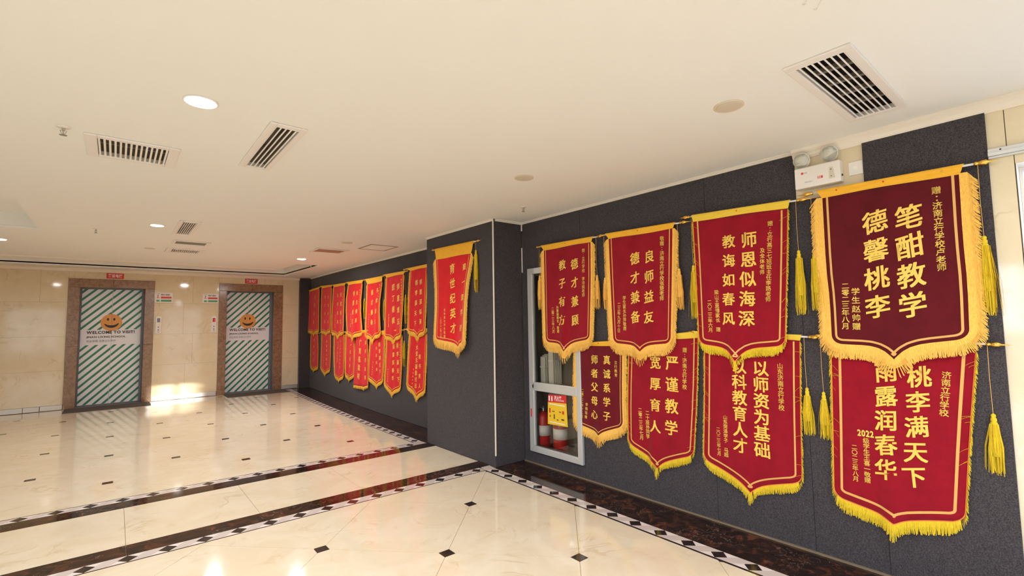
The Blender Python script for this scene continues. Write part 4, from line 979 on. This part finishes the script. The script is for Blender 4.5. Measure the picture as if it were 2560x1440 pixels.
make_banner('B3', 'crimson banner with lemon fringe, lower row, third from the fire cabinet', GR['near'], 3.258, [(1.824, 1.323), (1.16, 1.298)], [(1.793, 1.288), (1.815, 0.82), (1.84, 0.386)], [(1.172, 1.264), (1.189, 0.891), (1.205, 0.37)], (1.515, 0.262), 'crimson', 'lemon',
    [('以师资为基础', (1.418, 1.077), (1.434, 0.552), 0.099, 0), ('以科教育人才', (1.559, 1.083), (1.573, 0.557), 0.098, 0), ('山东济南立行学校', (1.297, 1.1), (1.302, 0.839), 0.043, 0), ('山东菏泽学子 马超', (1.67, 0.729), (1.674, 0.477), 0.036, 0), ('二〇二三年七月', (1.723, 0.642), (1.724, 0.474), 0.033, 0)], tas=[(1.15, 1.28, 0.975, 0.69)], side=0.012, flen=0.07, lineoff=0.032, linew=0.01, folds=[(0.5, 0.12, 0.008, 0.5)])
make_banner('B4', 'crimson banner with lemon fringe, lower row, beneath the large dark maroon banner', GR['near'], 3.258, [(1.018, 1.302), (0.387, 1.274)], [(1.008, 1.262), (1.024, 0.806), (1.042, 0.342)], [(0.386, 1.238), (0.436, 0.809), (0.479, 0.36)], (0.758, 0.292), 'crimson', 'lemon',
    [('桃李满天下', (0.614, 1.083), (0.665, 0.561), 0.104, 1), ('雨露润春华', (0.754, 1.1), (0.785, 0.573), 0.106, 1), ('济南立行学校', (0.505, 1.1), (0.527, 0.91), 0.048, 0), ('级学生王喜一敬赠', (0.866, 0.712), (0.872, 0.495), 0.033, 0), ('二〇二三年八月', (0.924, 0.667), (0.927, 0.491), 0.032, 0)], tas=[(0.348, 1.27, 0.926, 0.64), (1.062, 1.29, 0.958, 0.682)], side=0.014, flen=0.08, lineoff=0.036, linew=0.013, folds=[(0.47, 0.07, 0.016, 0.1)], extra={'label2022': 1})
make_banner('C1', 'bright red banner with gold fringe hanging alone on the column, right edge curling', GR['column'], 2.885, [(4.904, 2.284), (4.105, 2.268)], [(4.893, 2.158), (4.862, 1.672), (4.902, 1.22)], [(4.165, 2.143), (4.261, 1.757), (4.28, 1.191)], (4.423, 1.142), 'scarlet', 'gold',
    [('育世纪英才', (4.539, 2.011), (4.533, 1.348), 0.108, 1), ('建一流学府', (4.293, 2.01), (4.348, 1.353), 0.068, 1), ('全体家长学生敬赠', (4.7, 1.557), (4.693, 1.259), 0.033, 0), ('二〇二二年八月', (4.786, 1.457), (4.784, 1.252), 0.032, 0)], tas=[(4.08, 2.25, 2.16, 1.713)], side=0.05, flen=0.085, lineoff=0.028, linew=0.008, folds=[(1.02, 0.16, 0.045, 0.0), (0.3, 0.1, 0.008, 0.4)])
make_banner('F1', 'bright red banner, upper far row, first from the far corner', GR['far'], 3.248, [(11.574, 2.227), (10.594, 2.245)], [(11.527, 2.181), (11.671, 1.988), (11.574, 1.298)], [(10.686, 2.208), (10.697, 1.842), (10.689, 1.301)], (11.075, 1.236), 'scarlet', 'far',
    [('良师益友', (11.017, 2.036), (11.089, 1.494), 0.083, 1)], far=True, side=0.032, flen=0.065, lineoff=0.022, linew=0.009, folds=[(0.2, 0.3, 0.02, 0.2)], tas=[])
make_banner('F2', 'bright red banner, upper far row, second from the far corner', GR['far'], 3.248, [(10.549, 2.254), (9.717, 2.221)], [(10.473, 2.202), (10.511, 1.835), (10.486, 1.29)], [(9.779, 2.183), (9.804, 1.808), (9.825, 1.304)], (10.134, 1.25), 'scarlet', 'far',
    [('师恩如山', (9.997, 1.983), (10.01, 1.482), 0.062, 1), ('德才兼备', (10.226, 1.994), (10.221, 1.484), 0.063, 1)], far=True, side=0.032, flen=0.065, lineoff=0.022, linew=0.009, folds=[], tas=[])
make_banner('F3', 'bright red banner, upper far row, third from the far corner', GR['far'], 3.248, [(9.678, 2.218), (8.875, 2.197)], [(9.637, 2.166), (9.722, 1.711), (9.721, 1.27)], [(8.947, 2.154), (8.997, 1.777), (9.017, 1.274)], (9.365, 1.2), 'scarlet', 'far',
    [('师恩难忘', (9.176, 1.984), (9.174, 1.472), 0.084, 1), ('良师益友', (9.369, 1.984), (9.359, 1.474), 0.068, 1), ('学生家长敬赠', (9.526, 1.591), (9.518, 1.374), 0.034, 0), ('赠立行学校老师', (9.04, 2.098), (9.086, 1.78), 0.027, 0)], far=True, side=0.032, flen=0.065, lineoff=0.022, linew=0.009, folds=[], tas=[])
make_banner('F4', 'bright red banner with bulging left edge, upper far row, fourth from the far corner', GR['far'], 3.248, [(8.843, 2.205), (7.959, 2.181)], [(8.743, 2.143), (8.878, 1.816), (8.785, 1.254)], [(8.046, 2.134), (8.134, 1.744), (8.041, 1.27)], (8.471, 1.163), 'scarlet', 'far',
    [('师恩难忘', (8.447, 1.965), (8.466, 1.464), 0.088, 1), ('师生情深', (8.281, 1.965), (8.3, 1.483), 0.074, 1), ('赠济南立行学校老师', (8.15, 2.009), (8.195, 1.685), 0.026, 0), ('学生家长敬赠', (8.585, 1.592), (8.592, 1.382), 0.029, 0)], far=True, side=0.032, flen=0.065, lineoff=0.022, linew=0.009, folds=[(0.5, 0.3, 0.03, 0.2)], tas=[(7.93, 2.16, 1.85, 1.5)])
make_banner('F5', 'bright red banner with wavy right edge, upper far row, fifth from the far corner', GR['far'], 3.248, [(7.894, 2.182), (7.158, 2.178)], [(7.814, 2.09), (7.845, 1.732), (7.89, 1.231)], [(7.194, 2.093), (7.314, 1.712), (7.25, 1.247)], (7.581, 1.159), 'scarlet', 'far',
    [('良师益友', (7.378, 1.96), (7.429, 1.452), 0.076, 1), ('德才兼备', (7.591, 1.935), (7.6, 1.445), 0.085, 1), ('赠济南立行学校', (7.285, 2.038), (7.376, 1.771), 0.026, 0), ('学生家长敬赠', (7.728, 1.572), (7.766, 1.369), 0.029, 0)], far=True, side=0.032, flen=0.065, lineoff=0.022, linew=0.009, folds=[(0.85, 0.15, 0.04, 0.2)], tas=[(7.1, 2.16, 1.8, 1.46)])
make_banner('F6', 'bright red banner, upper far row, second from the column', GR['far'], 3.248, [(7.113, 2.192), (6.348, 2.184)], [(7.025, 2.139), (7.065, 1.63), (7.071, 1.222)], [(6.433, 2.141), (6.477, 1.68), (6.533, 1.237)], (6.776, 1.16), 'scarlet', 'far',
    [('师恩难忘', (6.611, 1.964), (6.602, 1.443), 0.091, 1), ('园丁楷模', (6.779, 1.967), (6.777, 1.462), 0.092, 1), ('赠济南立行学校老师', (6.508, 2.061), (6.507, 1.716), 0.028, 0), ('高三家长学生敬赠', (6.935, 1.554), (6.943, 1.375), 0.027, 0)], far=True, side=0.032, flen=0.065, lineoff=0.022, linew=0.009, folds=[], tas=[(6.37, 2.16, 1.83, 1.4)])
make_banner('F7', 'bright red banner, upper far row, partly hidden by the column', GR['far'], 3.248, [(6.385, 2.213), (5.673, 2.215)], [(6.222, 2.169), (6.276, 1.773), (6.284, 1.306)], [(5.742, 2.172), (5.787, 1.654), (5.821, 1.291)], (6.024, 1.223), 'scarlet', 'far',
    [('桃李满天下', (6.042, 1.983), (6.085, 1.412), 0.072, 1), ('师恩深似海', (5.918, 1.982), (5.934, 1.435), 0.071, 1)], far=True, side=0.032, flen=0.065, lineoff=0.022, linew=0.009, folds=[], tas=[])
make_banner('G1', 'bright red banner, lower far row, first from the far corner', GR['far'], 3.262, [(11.49, 1.231), (10.735, 1.25)], [(11.403, 1.2), (11.414, 0.836), (11.426, 0.488)], [(10.8, 1.217), (10.764, 0.86), (10.775, 0.509)], (11.133, 0.435), 'scarlet', 'far',
    [('桃李芬芳', (11.117, 1.079), (11.144, 0.64), 0.067, 1)], far=True, side=0.032, flen=0.065, lineoff=0.022, linew=0.009, folds=[], tas=[])
make_banner('G2', 'bright red banner, lower far row, second from the far corner', GR['far'], 3.262, [(10.578, 1.264), (9.83, 1.28)], [(10.486, 1.232), (10.506, 0.87), (10.534, 0.5)], [(9.853, 1.245), (9.839, 0.895), (9.881, 0.52)], (10.223, 0.425), 'scarlet', 'far',
    [('师恩如山难忘', (10.115, 1.075), (10.147, 0.621), 0.062, 1), ('学生敬赠', (10.305, 0.732), (10.315, 0.563), 0.029, 0)], far=True, side=0.032, flen=0.065, lineoff=0.022, linew=0.009, folds=[], tas=[])
make_banner('G3', 'bright red banner, lower far row, third from the far corner', GR['far'], 3.262, [(9.751, 1.269), (8.959, 1.285)], [(9.611, 1.235), (9.618, 0.789), (9.568, 0.428)], [(9.011, 1.247), (8.999, 0.817), (9.036, 0.458)], (9.31, 0.364), 'scarlet', 'far',
    [('教书育人师德高尚', (9.369, 1.069), (9.415, 0.708), 0.045, 0), ('为人师表桃李芬芳', (9.213, 1.095), (9.233, 0.608), 0.044, 0)], far=True, side=0.032, flen=0.065, lineoff=0.022, linew=0.009, folds=[], tas=[])
make_banner('G4', 'narrow bright red banner, lower far row, behind the straight-bottomed one', GR['far'], 3.262, [(9.026, 1.284), (8.454, 1.297)], [(8.905, 1.252), (8.913, 0.821), (8.924, 0.499)], [(8.454, 1.262), (8.444, 0.843), (8.467, 0.512)], (8.729, 0.425), 'scarlet', 'far',
    [('一代名师', (8.631, 1.044), (8.685, 0.664), 0.068, 1)], far=True, side=0.032, flen=0.065, lineoff=0.022, linew=0.009, folds=[], tas=[])
make_banner('G5', 'bright red banner with folded straight bottom, hanging lowest in the far row', GR['far'], 3.252, [(8.472, 1.298), (7.801, 1.32)], [(8.341, 1.261), (8.402, 0.846), (8.451, 0.341)], [(7.837, 1.271), (7.784, 0.874), (7.787, 0.393)], (7.97, 0.352), 'scarlet', 'far',
    [('广育栋梁材', (8.12, 1.098), (8.194, 0.524), 0.108, 0), ('良师益友情', (7.882, 1.104), (7.893, 0.518), 0.067, 1)], far=True, side=0.032, flen=0.05, lineoff=0.022, linew=0.009, folds=[], tas=[], flat=True, leftfringe=False)
make_banner('G6', 'bright red banner, lower far row, just nearer than the straight-bottomed one', GR['far'], 3.262, [(7.787, 1.29), (7.075, 1.312)], [(7.684, 1.233), (7.74, 0.875), (7.766, 0.527)], [(7.128, 1.248), (7.138, 0.902), (7.202, 0.517)], (7.431, 0.442), 'scarlet', 'far',
    [('桃李满天下', (7.321, 1.088), (7.293, 0.656), 0.07, 1), ('师恩似海', (7.437, 1.02), (7.433, 0.684), 0.052, 1), ('学生家长敬赠', (7.579, 0.787), (7.616, 0.596), 0.025, 0)], far=True, side=0.032, flen=0.065, lineoff=0.022, linew=0.009, folds=[], tas=[])
make_banner('G7', 'bright red banner, lower far row, second from the column', GR['far'], 3.262, [(7.119, 1.321), (6.471, 1.33)], [(7.04, 1.267), (7.064, 0.905), (7.122, 0.47)], [(6.527, 1.27), (6.526, 0.929), (6.582, 0.467)], (6.838, 0.374), 'scarlet', 'far',
    [('桃李满天下', (6.661, 1.087), (6.64, 0.59), 0.072, 1), ('雨露润春华', (6.788, 1.066), (6.819, 0.593), 0.067, 1), ('赠立行学校老师', (6.58, 1.098), (6.572, 0.876), 0.024, 0), ('学生家长敬赠', (6.998, 0.712), (7.005, 0.534), 0.025, 0)], far=True, side=0.032, flen=0.065, lineoff=0.022, linew=0.009, folds=[], tas=[(6.44, 1.31, 1.16, 0.78)])
make_banner('G8', 'bright red banner, lower far row, partly hidden by the column', GR['far'], 3.262, [(6.397, 1.339), (5.723, 1.346)], [(6.261, 1.272), (6.308, 0.939), (6.344, 0.523)], [(5.792, 1.283), (5.804, 0.961), (5.854, 0.489)], (6.067, 0.396), 'scarlet', 'far',
    [('大爱无疆勤付出', (6.058, 1.079), (6.1, 0.545), 0.067, 1), ('教书育人', (5.975, 0.953), (5.99, 0.554), 0.063, 1), ('学生家长敬赠', (6.168, 0.766), (6.213, 0.518), 0.024, 0)], far=True, side=0.032, flen=0.065, lineoff=0.022, linew=0.009, folds=[], tas=[])
